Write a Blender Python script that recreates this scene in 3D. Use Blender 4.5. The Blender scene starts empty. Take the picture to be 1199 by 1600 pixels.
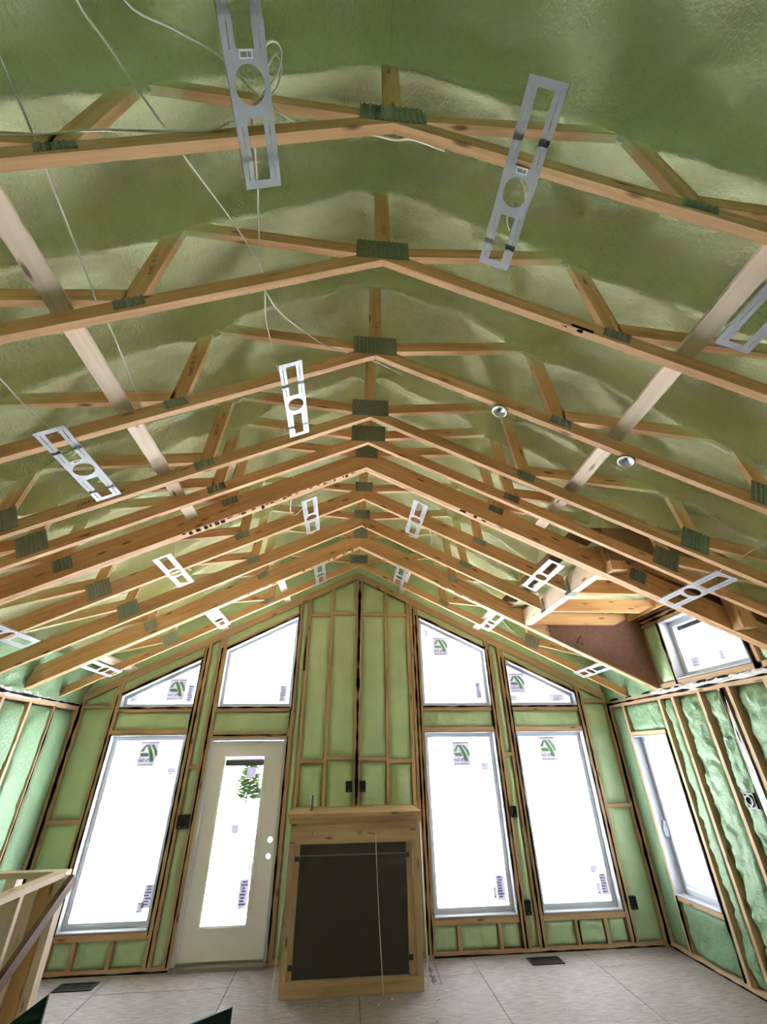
import bpy, math, random
from mathutils import Vector, Matrix, noise

scene = bpy.context.scene
col = scene.collection
rnd = random.Random(7)

# ------------------------------------------------------------------ camera, world, exposure
YAW, PITCH, ROLL, FPX = 0.0898, 0.5321, -0.0144, 649.394
CAM = Vector((-0.1329, -6.1677, 1.8581))


def camera_axes():
    F = Vector((math.sin(YAW), math.cos(YAW), 0)); R = Vector((math.cos(YAW), -math.sin(YAW), 0)); U = Vector((0, 0, 1))
    F, U = F * math.cos(PITCH) + U * math.sin(PITCH), U * math.cos(PITCH) - F * math.sin(PITCH)
    R, U = R * math.cos(ROLL) + U * math.sin(ROLL), U * math.cos(ROLL) - R * math.sin(ROLL)
    return R, U, F


cd = bpy.data.cameras.new('camera'); cam = bpy.data.objects.new('camera', cd); col.objects.link(cam)
_R, _U, _F = camera_axes()
m3 = Matrix((_R, _U, -_F)).transposed()
cam.matrix_world = Matrix.Translation(CAM) @ m3.to_4x4()
cd.sensor_fit = 'VERTICAL'; cd.sensor_height = 36.0; cd.lens = FPX * 36.0 / 1600.0
cd.clip_start = 0.02; cd.clip_end = 400
scene.camera = cam

world = bpy.data.worlds.new('overcast_sky'); scene.world = world; world.use_nodes = True
bg = world.node_tree.nodes['Background']
bg.inputs['Color'].default_value = (0.93, 0.97, 1.0, 1); bg.inputs['Strength'].default_value = 2.2
sd = bpy.data.lights.new('sun', 'SUN'); sun = bpy.data.objects.new('sun', sd); col.objects.link(sun)   # hazy winter sun on the snow, shining past the gable
sd.energy = 60.0; sd.angle = math.radians(4); sd.color = (1.0, 0.985, 0.96)
sun.rotation_euler = Vector((0.79, 0.13, -0.60)).to_track_quat('-Z', 'Y').to_euler()
scene.view_settings.view_transform = 'Standard'; scene.view_settings.look = 'None'
scene.view_settings.gamma = 1.0; scene.view_settings.use_curve_mapping = False
scene.view_settings.exposure = 1.8
scene.cycles.max_bounces = 14; scene.cycles.diffuse_bounces = 8; scene.cycles.transparent_max_bounces = 16


# ------------------------------------------------------------------ helpers
class MB:
    """Collects vertices and faces; g holds a grain coordinate per vertex (length, across, across)."""
    def __init__(self):
        self.v = []; self.f = []; self.g = []; self.off = rnd.uniform(0, 50)

    def add(self, vs, fs, gs=None):
        n = len(self.v)
        self.v += [tuple(p) for p in vs]; self.f += [tuple(n + i for i in q) for q in fs]
        self.g += [(a + self.off, b + self.off, c) for a, b, c in gs] if gs else [tuple(p) for p in vs]
        return self

    def bar(self, p0, p1, wdir, w, t, c0=0.0, c1=0.0):
        """Rectangular beam from p0 to p1; w along wdir, t across."""
        p0 = Vector(p0); p1 = Vector(p1); d = (p1 - p0); L = d.length; d = d / L
        wd = Vector(wdir); wd = (wd - d * wd.dot(d)).normalized(); td = d.cross(wd)
        vs = []; gs = []
        for s, p in ((0, p0), (L, p1)):
            for a, b in ((-1, -1), (1, -1), (1, 1), (-1, 1)):
                vs.append(p + wd * (a * w / 2) + td * (b * t / 2)); gs.append((s, a * w / 2, b * t / 2))
        return self.add(vs, [(0, 1, 2, 3), (7, 6, 5, 4), (0, 4, 5, 1), (1, 5, 6, 2), (2, 6, 7, 3), (3, 7, 4, 0)], gs)

    def box(self, x0, x1, y0, y1, z0, z1):
        c = Vector(((x0 + x1) / 2, (y0 + y1) / 2, (z0 + z1) / 2)); e = (abs(x1 - x0), abs(y1 - y0), abs(z1 - z0))
        k = e.index(max(e)); d = Vector((0, 0, 0)); d[k] = e[k] / 2
        w = (k + 1) % 3; wd = [0, 0, 0]; wd[w] = 1
        return self.bar(c - d, c + d, wd, e[w], e[(k + 2) % 3])

    def prism(self, poly, lo, hi, fn, gdir=None):
        """poly of (a,b); fn(a,b,d)->xyz; extruded d=lo..hi."""
        n = len(poly)
        if gdir is None: gdir = (1, 0)
        l = math.hypot(*gdir); gx, gz = gdir[0] / l, gdir[1] / l
        vs = [fn(a, b, lo) for a, b in poly] + [fn(a, b, hi) for a, b in poly]
        gs = [(a * gx + b * gz, -a * gz + b * gx, d) for d in (lo, hi) for a, b in poly]
        fs = [tuple(range(n)), tuple(range(2 * n - 1, n - 1, -1))] + [(i, n + i, n + (i + 1) % n, (i + 1) % n) for i in range(n)]
        return self.add(vs, fs, gs)

    def ring(self, outer, inner, lo, hi, fn):
        n = len(outer); vs = []
        for d in (lo, hi):
            vs += [fn(a, b, d) for a, b in outer] + [fn(a, b, d) for a, b in inner]
        fs = []
        for i in range(n):
            j = (i + 1) % n
            fs += [(i, j, n + j, n + i), (2 * n + i, 3 * n + i, 3 * n + j, 2 * n + j), (i, 2 * n + i, 2 * n + j, j), (n + i, n + j, 3 * n + j, 3 * n + i)]
        return self.add(vs, fs)

    def tube(self, pts, r, seg=6, cap=True):
        pts = [Vector(p) for p in pts]; n = len(pts); vs = []; fs = []
        up = Vector((0.31, 0.17, 0.93))
        for i, p in enumerate(pts):
            d = (pts[min(i + 1, n - 1)] - pts[max(i - 1, 0)]).normalized()
            a = d.cross(up)
            if a.length < 1e-3: a = d.cross(Vector((1, 0, 0)))
            a.normalize(); b = d.cross(a)
            rr = r[i] if isinstance(r, (list, tuple)) else r
            for k in range(seg):
                t = 2 * math.pi * k / seg; vs.append(p + a * (rr * math.cos(t)) + b * (rr * math.sin(t)))
        for i in range(n - 1):
            for k in range(seg):
                k2 = (k + 1) % seg; fs.append((i * seg + k, i * seg + k2, (i + 1) * seg + k2, (i + 1) * seg + k))
        if cap: fs += [tuple(range(seg - 1, -1, -1)), tuple((n - 1) * seg + k for k in range(seg))]
        return self.add(vs, fs)

    def lathe(self, prof, seg, fn, cap=True):
        n = len(prof); vs = [fn(r * math.cos(2 * math.pi * k / seg), r * math.sin(2 * math.pi * k / seg), h) for r, h in prof for k in range(seg)]
        fs = [(i * seg + k, i * seg + (k + 1) % seg, (i + 1) * seg + (k + 1) % seg, (i + 1) * seg + k) for i in range(n - 1) for k in range(seg)]
        if cap: fs += [tuple((n - 1) * seg + k for k in range(seg))]
        return self.add(vs, fs)

    def grid(self, nu, nv, fn):
        vs = [fn(i / nu, j / nv) for j in range(nv + 1) for i in range(nu + 1)]
        fs = [(j * (nu + 1) + i, j * (nu + 1) + i + 1, (j + 1) * (nu + 1) + i + 1, (j + 1) * (nu + 1) + i) for j in range(nv) for i in range(nu)]
        return self.add(vs, fs)

    def holeplate(self, x0, x1, y0, y1, cx, cy, r, lo, hi, fn, seg=32):
        o = []; inn = []
        for k in range(seg):
            t = 2 * math.pi * (k + 0.5) / seg; c, s = math.cos(t), math.sin(t)
            q = min((x1 - cx) / c if c > 0 else (x0 - cx) / c, (y1 - cy) / s if s > 0 else (y0 - cy) / s)
            o.append([cx + c * q, cy + s * q]); inn.append((cx + c * r, cy + s * r))
        for X in (x0, x1):
            for Y in (y0, y1):
                k = min(range(seg), key=lambda i: (o[i][0] - X) ** 2 + (o[i][1] - Y) ** 2); o[k] = [X, Y]
        return self.ring(o, inn, lo, hi, fn)

    def build(self, name, mat, parent=None, smooth=False, loc=None):
        me = bpy.data.meshes.new(name); me.from_pydata(self.v, [], self.f); me.update()
        a = me.attributes.new('g', 'FLOAT_VECTOR', 'POINT'); a.data.foreach_set('vector', [c for p in self.g for c in p])
        if smooth: me.polygons.foreach_set('use_smooth', [True] * len(me.polygons))
        me.materials.append(mat)
        o = bpy.data.objects.new(name, me); col.objects.link(o)
        if parent is not None: o.parent = parent
        if loc is not None: o.location = loc
        return o


XYZ = lambda a, b, d: (a, d, b)                     # a wall in the x-z plane, depth along y


def empty(name, loc=(0, 0, 0)):
    o = bpy.data.objects.new(name, None); o.empty_display_size = 0.1; o.location = loc; col.objects.link(o); return o


def tag(o, label, cat, group=None):
    o['label'] = label; o['category'] = cat
    if group: o['group'] = group
    return o


def structure(o, label=None):
    o['kind'] = 'structure'
    if label: o['label'] = label
    return o


def copy_tree(o, parent=None):
    c = o.copy(); col.objects.link(c); c.parent = parent
    for ch in list(o.children): copy_tree(ch, c)
    return c


def inset(poly, d):
    """Inset a convex polygon (counter-clockwise) by d."""
    n = len(poly); out = []
    area = sum(poly[i][0] * poly[(i + 1) % n][1] - poly[(i + 1) % n][0] * poly[i][1] for i in range(n))
    sg = 1 if area > 0 else -1
    L = []
    for i in range(n):
        (x0, y0), (x1, y1) = poly[i], poly[(i + 1) % n]; l = math.hypot(x1 - x0, y1 - y0)
        nx, ny = -(y1 - y0) / l * sg, (x1 - x0) / l * sg
        L.append((nx, ny, nx * x0 + ny * y0 + d))
    for i in range(n):
        a, b = L[i - 1], L[i]; det = a[0] * b[1] - a[1] * b[0]
        out.append(((a[2] * b[1] - a[1] * b[2]) / det, (a[0] * b[2] - a[2] * b[0]) / det))
    return out


def fbm(x, y, z, s, o=3):
    return noise.fractal(Vector((x * s, y * s, z * s)), 1.0, 2.0, o)


def smooth_path(pts, k=5):
    """Catmull-Rom through the points."""
    P = [Vector(p) for p in pts]; P = [P[0] * 2 - P[1]] + P + [P[-1] * 2 - P[-2]]; out = []
    for i in range(1, len(P) - 2):
        for j in range(k):
            t = j / k; a, b, c, d = P[i - 1], P[i], P[i + 1], P[i + 2]
            out.append(0.5 * ((2 * b) + (c - a) * t + (2 * a - 5 * b + 4 * c - d) * t * t + (3 * b - a - 3 * c + d) * t ** 3))
    out.append(P[-2]); return out


# ------------------------------------------------------------------ materials
def srgb(r, g, b):
    f = lambda c: (c / 255 / 12.92) if c <= 10 else ((c / 255 + 0.055) / 1.055) ** 2.4
    return (f(r), f(g), f(b), 1)


class NT:
    def __init__(self, name):
        self.m = bpy.data.materials.new(name); self.m.use_nodes = True; self.t = self.m.node_tree; self.t.nodes.clear()
        self.out = self.t.nodes.new('ShaderNodeOutputMaterial')

    def n(self, typ, **kw):
        nd = self.t.nodes.new(typ)
        for k, v in kw.items():
            if k in nd.inputs.keys():
                s = nd.inputs[k]
                if hasattr(v, 'is_output'): self.t.links.new(v, s)
                else: s.default_value = v
            else: setattr(nd, k, v)
        return nd

    def link(self, a, b): self.t.links.new(a, b)

    def math(self, op, a, b=0.0, clamp=False):
        nd = self.t.nodes.new('ShaderNodeMath'); nd.operation = op; nd.use_clamp = clamp
        for s, v in zip(nd.inputs, (a, b)):
            if hasattr(v, 'is_output'): self.t.links.new(v, s)
            else: s.default_value = v
        return nd.outputs[0]

    def vmul(self, vec, sc):
        nd = self.t.nodes.new('ShaderNodeVectorMath'); nd.operation = 'MULTIPLY'; self.link(vec, nd.inputs[0]); nd.inputs[1].default_value = sc; return nd.outputs[0]

    def mix(self, fac, a, b, mode='MIX'):
        nd = self.t.nodes.new('ShaderNodeMix'); nd.data_type = 'RGBA'; nd.blend_type = mode
        for s, v in ((nd.inputs[0], fac), (nd.inputs[6], a), (nd.inputs[7], b)):
            if hasattr(v, 'is_output'): self.t.links.new(v, s)
            else: s.default_value = v
        return nd.outputs[2]

    def ramp(self, fac, stops):
        nd = self.t.nodes.new('ShaderNodeValToRGB'); self.link(fac, nd.inputs[0]); e = nd.color_ramp.elements
        while len(e) < len(stops): e.new(0.5)
        for k, (p, c) in enumerate(stops): e[k].position = p; e[k].color = c
        return nd.outputs[0]

    def step(self, v, lo, hi):
        nd = self.t.nodes.new('ShaderNodeMapRange'); nd.interpolation_type = 'SMOOTHSTEP'; self.link(v, nd.inputs[0])
        nd.inputs[1].default_value = lo; nd.inputs[2].default_value = hi; return nd.outputs[0]

    def bsdf(self, color, rough=0.6, bump=None, dist=0.002, strength=0.5, metallic=0.0, spec=0.5):
        b = self.n('ShaderNodeBsdfPrincipled'); 
        for k, v in (('Base Color', color), ('Roughness', rough), ('Metallic', metallic), ('Specular IOR Level', spec)):
            if hasattr(v, 'is_output'): self.link(v, b.inputs[k])
            else: b.inputs[k].default_value = v
        if bump is not None:
            bp = self.n('ShaderNodeBump'); bp.inputs['Strength'].default_value = strength; bp.inputs['Distance'].default_value = dist
            self.link(bump, bp.inputs['Height']); self.link(bp.outputs[0], b.inputs['Normal'])
        self.link(b.outputs[0], self.out.inputs[0]); return b


FOAM = srgb(206, 213, 166)
ROOF_Z, ROOF_M = 5.21, 0.668                       # foam underside over the trusses: z = ROOF_Z - ROOF_M*|x|


def wood(name, light, dark, overspray=False, knots=True):
    t = NT(name)
    at = t.n('ShaderNodeAttribute', attribute_name='g'); oi = t.n('ShaderNodeObjectInfo')
    ad = t.n('ShaderNodeVectorMath', operation='ADD'); t.link(at.outputs['Vector'], ad.inputs[0])
    r = t.math('MULTIPLY', oi.outputs['Random'], 37.0)
    cb = t.n('ShaderNodeCombineXYZ'); t.link(r, cb.inputs[0]); t.link(r, cb.inputs[1]); t.link(cb.outputs[0], ad.inputs[1])
    g = ad.outputs[0]
    n1 = t.n('ShaderNodeTexNoise', Scale=1.0, Detail=4.0, Roughness=0.6); t.link(t.vmul(g, (1.6, 38, 38)), n1.inputs['Vector'])
    n2 = t.n('ShaderNodeTexNoise', Scale=1.0, Detail=2.0); t.link(t.vmul(g, (0.9, 6, 6)), n2.inputs['Vector'])
    f = t.math('ADD', t.math('MULTIPLY', n1.outputs[0], 0.55), t.math('MULTIPLY', n2.outputs[0], 0.45))
    c = t.ramp(f, [(0.33, dark), (0.62, light)])
    c = t.mix(t.math('MULTIPLY', t.math('SUBTRACT', oi.outputs['Random'], 0.35), 0.5, True), c, dark)
    if knots:
        vo = t.n('ShaderNodeTexVoronoi', Scale=1.0); vo.inputs['Randomness'].default_value = 1.0; t.link(t.vmul(g, (3.2, 13, 13)), vo.inputs['Vector'])
        k = t.math('SUBTRACT', 1.0, t.step(vo.outputs['Distance'], 0.06, 0.2))
        c = t.mix(t.math('MULTIPLY', k, 0.8), c, srgb(86, 46, 22))
    if overspray:
        geo = t.n('ShaderNodeNewGeometry'); sp = t.n('ShaderNodeSeparateXYZ'); t.link(geo.outputs['Position'], sp.inputs[0])
        d = t.math('SUBTRACT', t.math('SUBTRACT', ROOF_Z, t.math('MULTIPLY', t.math('ABSOLUTE', sp.outputs[0]), ROOF_M)), sp.outputs[2])
        nn = t.n('ShaderNodeTexNoise', Scale=9.0, Detail=2.0); t.link(geo.outputs['Position'], nn.inputs['Vector'])
        d = t.math('ADD', d, t.math('MULTIPLY', t.math('SUBTRACT', nn.outputs[0], 0.5), 0.22))
        c = t.mix(t.math('SUBTRACT', 1.0, t.step(d, 0.03, 0.27)), c, FOAM)
    t.bsdf(c, 0.62, n1.outputs[0], 0.001, 0.35, spec=0.35)
    return t.m


M_WOOD = wood('pine_lumber', srgb(226, 182, 132), srgb(189, 138, 88))
M_TRUSS = wood('truss_lumber', srgb(224, 182, 138), srgb(184, 136, 90), overspray=True)
M_PALE = wood('pale_pine', srgb(240, 220, 202), srgb(216, 192, 170))
M_STUD = wood('stud_lumber', srgb(206, 172, 138), srgb(168, 136, 104))
M_OLD = wood('weathered_brown_wood', srgb(128, 98, 80), srgb(88, 62, 50))


def foam_mat(name, color, fine=70.0, coarse=14.0, dist=0.006):
    t = NT(name)
    geo = t.n('ShaderNodeNewGeometry')
    a = t.n('ShaderNodeTexNoise', Scale=fine, Detail=3.0); t.link(geo.outputs['Position'], a.inputs['Vector'])
    b = t.n('ShaderNodeTexNoise', Scale=coarse, Detail=4.0); t.link(geo.outputs['Position'], b.inputs['Vector'])
    m = t.n('ShaderNodeTexNoise', Scale=2.2, Detail=3.0); t.link(geo.outputs['Position'], m.inputs['Vector'])
    dk = tuple(x * 0.86 for x in color[:3]) + (1,); lt = tuple(min(1, x * 1.06) for x in color[:3]) + (1,)
    c = t.ramp(m.outputs[0], [(0.3, dk), (0.7, lt)])
    h = t.math('ADD', t.math('MULTIPLY', a.outputs[0], 0.35), t.math('MULTIPLY', b.outputs[0], 0.65))
    t.bsdf(c, 0.5, h, dist, 0.7, spec=0.4)
    return t.m


M_FOAM_ROOF = foam_mat('spray_foam_roof', FOAM, 60, 15, 0.036)
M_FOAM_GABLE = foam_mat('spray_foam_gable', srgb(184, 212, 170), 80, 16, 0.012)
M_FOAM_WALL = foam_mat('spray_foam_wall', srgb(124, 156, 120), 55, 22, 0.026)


def plain(name, color, rough=0.5, metallic=0.0, spec=0.5, noisy=0.0, nscale=20):
    t = NT(name)
    if noisy:
        geo = t.n('ShaderNodeNewGeometry'); a = t.n('ShaderNodeTexNoise', Scale=float(nscale), Detail=4.0); t.link(geo.outputs['Position'], a.inputs['Vector'])
        c = t.ramp(a.outputs[0], [(0.3, tuple(x * (1 - noisy) for x in color[:3]) + (1,)), (0.7, color)])
        t.bsdf(c, rough, a.outputs[0], 0.001, 0.3, metallic, spec)
    else: t.bsdf(color, rough, None, metallic=metallic, spec=spec)
    return t.m


M_GALV = plain('galvanised_connector', srgb(150, 158, 150), 0.42, 0.85, noisy=0.25, nscale=60)
M_BRACKET = plain('galvanised_bracket', srgb(172, 174, 181), 0.42, 0.25, noisy=0.08, nscale=30)
M_VINYL = plain('white_vinyl', srgb(192, 196, 206), 0.4)
M_DOOR = plain('primed_door', srgb(238, 240, 245), 0.45)
M_SILLMETAL = plain('threshold_metal', srgb(150, 146, 136), 0.45, 0.4)
M_BLACK = plain('black_sealant', srgb(20, 14, 10), 0.9, spec=0.15)
M_BOX = plain('black_plastic', srgb(16, 16, 18), 0.35)
M_DARKPANEL = plain('fireplace_black', srgb(7, 7, 8), 0.8, noisy=0.3, nscale=6)
M_CABLE = plain('white_cable', srgb(226, 224, 216), 0.45)
M_CHROME = plain('chrome', srgb(240, 240, 242), 0.3, 0.55)
M_GREEN = plain('dark_green_panel', srgb(8, 46, 40), 0.55)
M_OSB = plain('osb_sheathing', srgb(120, 84, 66), 0.75, noisy=0.3, nscale=26)
M_SHEATH = plain('outer_sheathing', srgb(140, 110, 80), 0.8, noisy=0.2, nscale=20)
M_PIPE = plain('grey_pipe', srgb(92, 96, 96), 0.5, 0.3)
M_VENT = plain('dark_vent_metal', srgb(52, 50, 48), 0.45, 0.5)
M_INK = plain('dark_ink', srgb(40, 26, 18), 0.8)
M_SOFFIT = plain('grey_soffit', srgb(34, 38, 42), 0.8)
M_SNOW = plain('snow', srgb(238, 240, 246), 0.8, noisy=0.06, nscale=1.5)
M_BARK = plain('bark', srgb(70, 58, 54), 0.9, noisy=0.3, nscale=14)
M_NEEDLE = plain('spruce_needles', srgb(58, 78, 42), 0.8, noisy=0.4, nscale=5)
M_WEED = plain('dry_grass', srgb(120, 96, 80), 0.9, noisy=0.2, nscale=5)


def floor_mat():
    t = NT('subfloor_board')
    geo = t.n('ShaderNodeNewGeometry'); oi = t.n('ShaderNodeObjectInfo')
    mp = t.n('ShaderNodeMapping'); t.link(geo.outputs['Position'], mp.inputs[0]); mp.inputs['Rotation'].default_value = (0, 0, 0.9); mp.inputs['Scale'].default_value = (9, 46, 9)
    a = t.n('ShaderNodeTexNoise', Scale=1.0, Detail=4.0, Roughness=0.65); t.link(mp.outputs[0], a.inputs['Vector'])
    b = t.n('ShaderNodeTexNoise', Scale=2.5, Detail=5.0); t.link(geo.outputs['Position'], b.inputs['Vector'])
    c = t.ramp(a.outputs[0], [(0.3, srgb(116, 108, 106)), (0.5, srgb(150, 142, 141)), (0.75, srgb(174, 167, 168))])
    c = t.mix(t.math('MULTIPLY', t.step(b.outputs[0], 0.5, 0.75), 0.35), c, srgb(182, 177, 180))
    s = t.n('ShaderNodeTexVoronoi', Scale=5.0); t.link(geo.outputs['Position'], s.inputs['Vector'])
    c = t.mix(t.math('SUBTRACT', 1.0, t.step(s.outputs['Distance'], 0.03, 0.07)), c, srgb(110, 96, 86))
    c = t.mix(t.math('MULTIPLY', oi.outputs['Random'], 0.25), c, srgb(132, 120, 113))
    t.bsdf(c, 0.65, a.outputs[0], 0.001, 0.3)
    return t.m


M_FLOOR = floor_mat()


def glass_mat():
    t = NT('window_glass')
    tr = t.n('ShaderNodeBsdfTransparent'); tr.inputs[0].default_value = (0.95, 0.97, 0.97, 1)
    gl = t.n('ShaderNodeBsdfGlossy'); gl.inputs['Roughness'].default_value = 0.02
    lw = t.n('ShaderNodeLayerWeight'); lw.inputs[0].default_value = 0.5
    fr = t.math('ADD', t.math('MULTIPLY', t.math('POWER', lw.outputs['Facing'], 5.0), 0.8), 0.035, True)
    mx = t.n('ShaderNodeMixShader'); t.link(fr, mx.inputs[0]); t.link(tr.outputs[0], mx.inputs[1]); t.link(gl.outputs[0], mx.inputs[2])
    t.link(mx.outputs[0], t.out.inputs[0]); return t.m


M_GLASS = glass_mat()


def film_mat(name, color, opac, rough=0.3, see=True):
    """Thin plastic film: part clear, part milky."""
    t = NT(name)
    tr = t.n('ShaderNodeBsdfTransparent'); p = t.n('ShaderNodeBsdfPrincipled'); p.inputs['Base Color'].default_value = color; p.inputs['Roughness'].default_value = rough
    mx = t.n('ShaderNodeMixShader'); mx.inputs[0].default_value = opac; t.link(tr.outputs[0], mx.inputs[1]); t.link(p.outputs[0], mx.inputs[2])
    t.link(mx.outputs[0], t.out.inputs[0]); return t.m


M_FILM = film_mat('plastic_sheet', srgb(220, 206, 196), 0.08, 0.3)
M_POLY = film_mat('crinkled_vapour_film', srgb(214, 208, 206), 0.75, 0.25)


def sticker_mat(name, color, trans=0.05):
    """Paper on glass: mostly opaque, a little daylight shows through."""
    t = NT(name)
    d = t.n('ShaderNodeBsdfDiffuse'); d.inputs[0].default_value = color
    tl = t.n('ShaderNodeBsdfTranslucent'); tl.inputs[0].default_value = color
    mx = t.n('ShaderNodeMixShader'); mx.inputs[0].default_value = trans; t.link(d.outputs[0], mx.inputs[1]); t.link(tl.outputs[0], mx.inputs[2])
    t.link(mx.outputs[0], t.out.inputs[0]); return t.m


M_ST_BASE = sticker_mat('sticker_base', srgb(205, 203, 216), 0.23)
M_ST_GREEN = sticker_mat('sticker_green', srgb(140, 190, 130), 0.25)
M_ST_DARK = sticker_mat('sticker_print', srgb(112, 114, 138), 0.2)
M_LABEL = plain('paper_label', srgb(226, 226, 226), 0.6)

# ------------------------------------------------------------------ room dimensions
XL, XR = -3.52, 3.566
ZA, CM = 4.27, 0.4981                              # underside of the bottom chords: z = ZA - CM*|x|
ZP = 2.49                                          # top of the side wall plates
YB = -8.3                                          # rear wall
TY = [-5.467, -4.879, -4.232, -3.621, -3.300, -2.928, -2.358, -1.7545, -1.170, -0.5245]
rake = lambda x: ZA - CM * abs(x)
foam_rng = random.Random(3)

# ------------------------------------------------------------------ outside
g = MB(); g.grid(30, 30, lambda u, v: (-60 + 120 * u, -14 + 110 * v, -0.75 + 0.25 * fbm(u * 30, v * 30, 0, 0.3) + max(0, (v - 0.35)) * 1.2))
structure(g.build('ground_outside', M_SNOW, smooth=True), 'snow covered ground outside the windows')


def tube_tree(name, loc, h, seed, label, group):
    r = random.Random(seed); root = empty(name, loc); tag(root, label, 'tree', group)
    MB().tube([(0, 0, -0.3), (0.05 * h * r.uniform(-1, 1) * 0.3, 0, h * 0.5), (0.02 * h, 0.02 * h, h)], [0.026 * h, 0.018 * h, 0.005 * h], 7).build('trunk', M_BARK, root)
    b = MB()
    for i in range(26):
        z = h * r.uniform(0.25, 0.95); a = r.uniform(0, 6.28); L = h * 0.3 * (1.1 - z / h) + 0.4
        e = Vector((math.cos(a) * L, math.sin(a) * L, z + L * r.uniform(0.5, 1.0)))
        mid = Vector((math.cos(a) * L * 0.5, math.sin(a) * L * 0.5, z + L * 0.3))
        b.tube([(0, 0, z), mid, e], [0.009 * h, 0.006 * h, 0.002 * h], 4)
        for k in range(3):
            a2 = a + r.uniform(-1, 1); p = mid.lerp(e, r.random()); b.tube([p, p + Vector((math.cos(a2), math.sin(a2), 1.0)) * L * 0.35], [0.0025 * h, 0.0008 * h], 3)
    b.build('branches', M_BARK, root)
    return root


def spruce(name, loc, h, seed, label, group=None):
    r = random.Random(seed); root = empty(name, loc); tag(root, label, 'tree', group)
    MB().tube([(0, 0, -0.3), (0, 0, h * 0.95)], [0.02 * h, 0.004 * h], 7).build('trunk', M_BARK, root)
    b = MB()
    for i in range(330):
        t = (i / 330) ** 0.8; z = h * (0.06 + 0.92 * t); L = h * 0.44 * (1 - t) ** 0.85 * r.uniform(0.7, 1.05) + 0.05
        a = r.uniform(0, 6.283); d = Vector((math.cos(a), math.sin(a), 0)); s = Vector((-d.y, d.x, 0))
        p0 = Vector((0, 0, z)); p1 = p0 + d * L * 0.55 + Vector((0, 0, -0.10 * L)); p2 = p0 + d * L + Vector((0, 0, -0.05 * L)); w = L * 0.26 + 0.03
        up = Vector((0, 0, L * 0.07))
        b.add([p0, p1 + s * w - up, p2, p1 - s * w - up, p1 + up], [(0, 1, 4), (1, 2, 4), (2, 3, 4), (3, 0, 4), (0, 3, 2, 1)])
    b.build('boughs', M_NEEDLE, root)
    return root


spruce('spruce_tree', (-6.7, 29.0, -0.5), 3.1, 5, 'small green spruce tree standing in the snow, seen through the door glass')
BARE = [(-11.6, 40, 6.5), (-9.0, 47, 7), (-13.2, 52, 8), (-6.2, 50, 7), (-9.6, 57, 8)]
for i, (x, y, h) in enumerate(BARE):
    tube_tree('bare_tree', (x, y, -0.4), h, 20 + i, ('nearest leafless tree beyond the door glass', 'leafless tree behind the spruce, seen through the door glass', 'leafless tree at the window side of the woods beyond the door', 'leafless tree at the fireplace side of the woods beyond the door', 'farthest leafless tree in the woods beyond the door glass')[i], 'bare trees behind the door')
for i, (x, y, h) in enumerate([(24, 9.0, 6), (30, 9.2, 7), (30, 15.0, 7)]):
    tube_tree('bare_tree', (x, y, -0.5), h, 50 + i, ('nearest leafless tree beyond the side wall window', 'middle leafless tree beyond the side wall window', 'leafless tree furthest along beyond the side wall window')[i], 'bare trees beside the house')
wd = MB(); wr = random.Random(9)
for i in range(160):
    x = wr.uniform(-3.4, -1.6); y = wr.uniform(4.0, 9.0); h = wr.uniform(0.05, 0.2)
    wd.tube([(x, y, -0.85), (x + wr.uniform(-0.15, 0.15), y + wr.uniform(-.1, .1), -0.68 + h)], 0.012, 3, False)
o = wd.build('dry_grass', M_WEED); o['kind'] = 'stuff'; o['label'] = 'dry brown grass stubble poking through the snow'; o['category'] = 'grass'

# ------------------------------------------------------------------ floor
fl = MB(); fl.box(XL - 0.2, XR + 0.2, YB - 0.2, 0.2, -0.25, -0.02)
floor = structure(fl.build('floor', M_SHEATH), 'grey brown wooden subfloor')
xs = [XL - 0.2, -2.37, -1.15, 0.07, 1.285, 2.52, XR + 0.2]
for i in range(len(xs) - 1):
    ys = [0.14, -0.41, -2.85, -5.29, YB] if i % 2 == 1 else [0.14, -1.63, -4.07, -6.51, YB]
    for j in range(len(ys) - 1):
        MB().box(xs[i] + 0.003, xs[i + 1] - 0.003, ys[j + 1] + 0.003, ys[j] - 0.003, -0.02, 0.0).build('floor_panel', M_FLOOR, floor)
scrap = MB(); sr = random.Random(4)
for i in range(26):
    x = sr.uniform(-0.9, 0.9); y = sr.uniform(-1.25, -0.78); s = sr.uniform(0.004, 0.011)
    scrap.box(x, x + s * 1.6, y, y + s, 0.0005, s * 0.7)
o = scrap.build('foam_crumbs', M_CABLE, floor); o['kind'] = 'stuff'

# ------------------------------------------------------------------ foam cell builder
def foam_cell(parent, a0, a1, b0, btop, fn, mat, depth=0.02, pillow=0.02, rough=0.006, step=0.035, seed=0.0, tilt=0.0, name='foam_panel'):
    """A sprayed bay: front surface at `depth` behind the stud faces, bulging by `pillow`; fn(a,b,d)->xyz; btop number or function of a."""
    top = btop if callable(btop) else (lambda a: btop)
    hgt = max(top(a0), top(a1)) - b0; nu = max(3, int((a1 - a0) / step)); nv = max(3, int(hgt / step))

    def p(u, v):
        a = a0 + (a1 - a0) * u; b = b0 + (top(a) - b0) * v
        e = max(0.0, 1 - (2 * u - 1) ** 4); e2 = max(0.0, 1 - (2 * v - 1) ** 10)
        n = fbm(a * 1.0 + seed, b * 1.0, seed * 3.7, 5.5, 3) * rough * 1.6 + fbm(a + seed, b, seed, 22, 2) * rough
        d = depth + pillow * (1 - e * e2) - pillow * 0.5 - n - tilt * (u - 0.5)
        d = max(d, 0.004) if u not in (0, 1) and v not in (0, 1) else depth + pillow + 0.012
        return fn(a, b, d)
    m = MB(); m.grid(nu, nv, p); return m.build(name, mat, parent, smooth=True)


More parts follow.
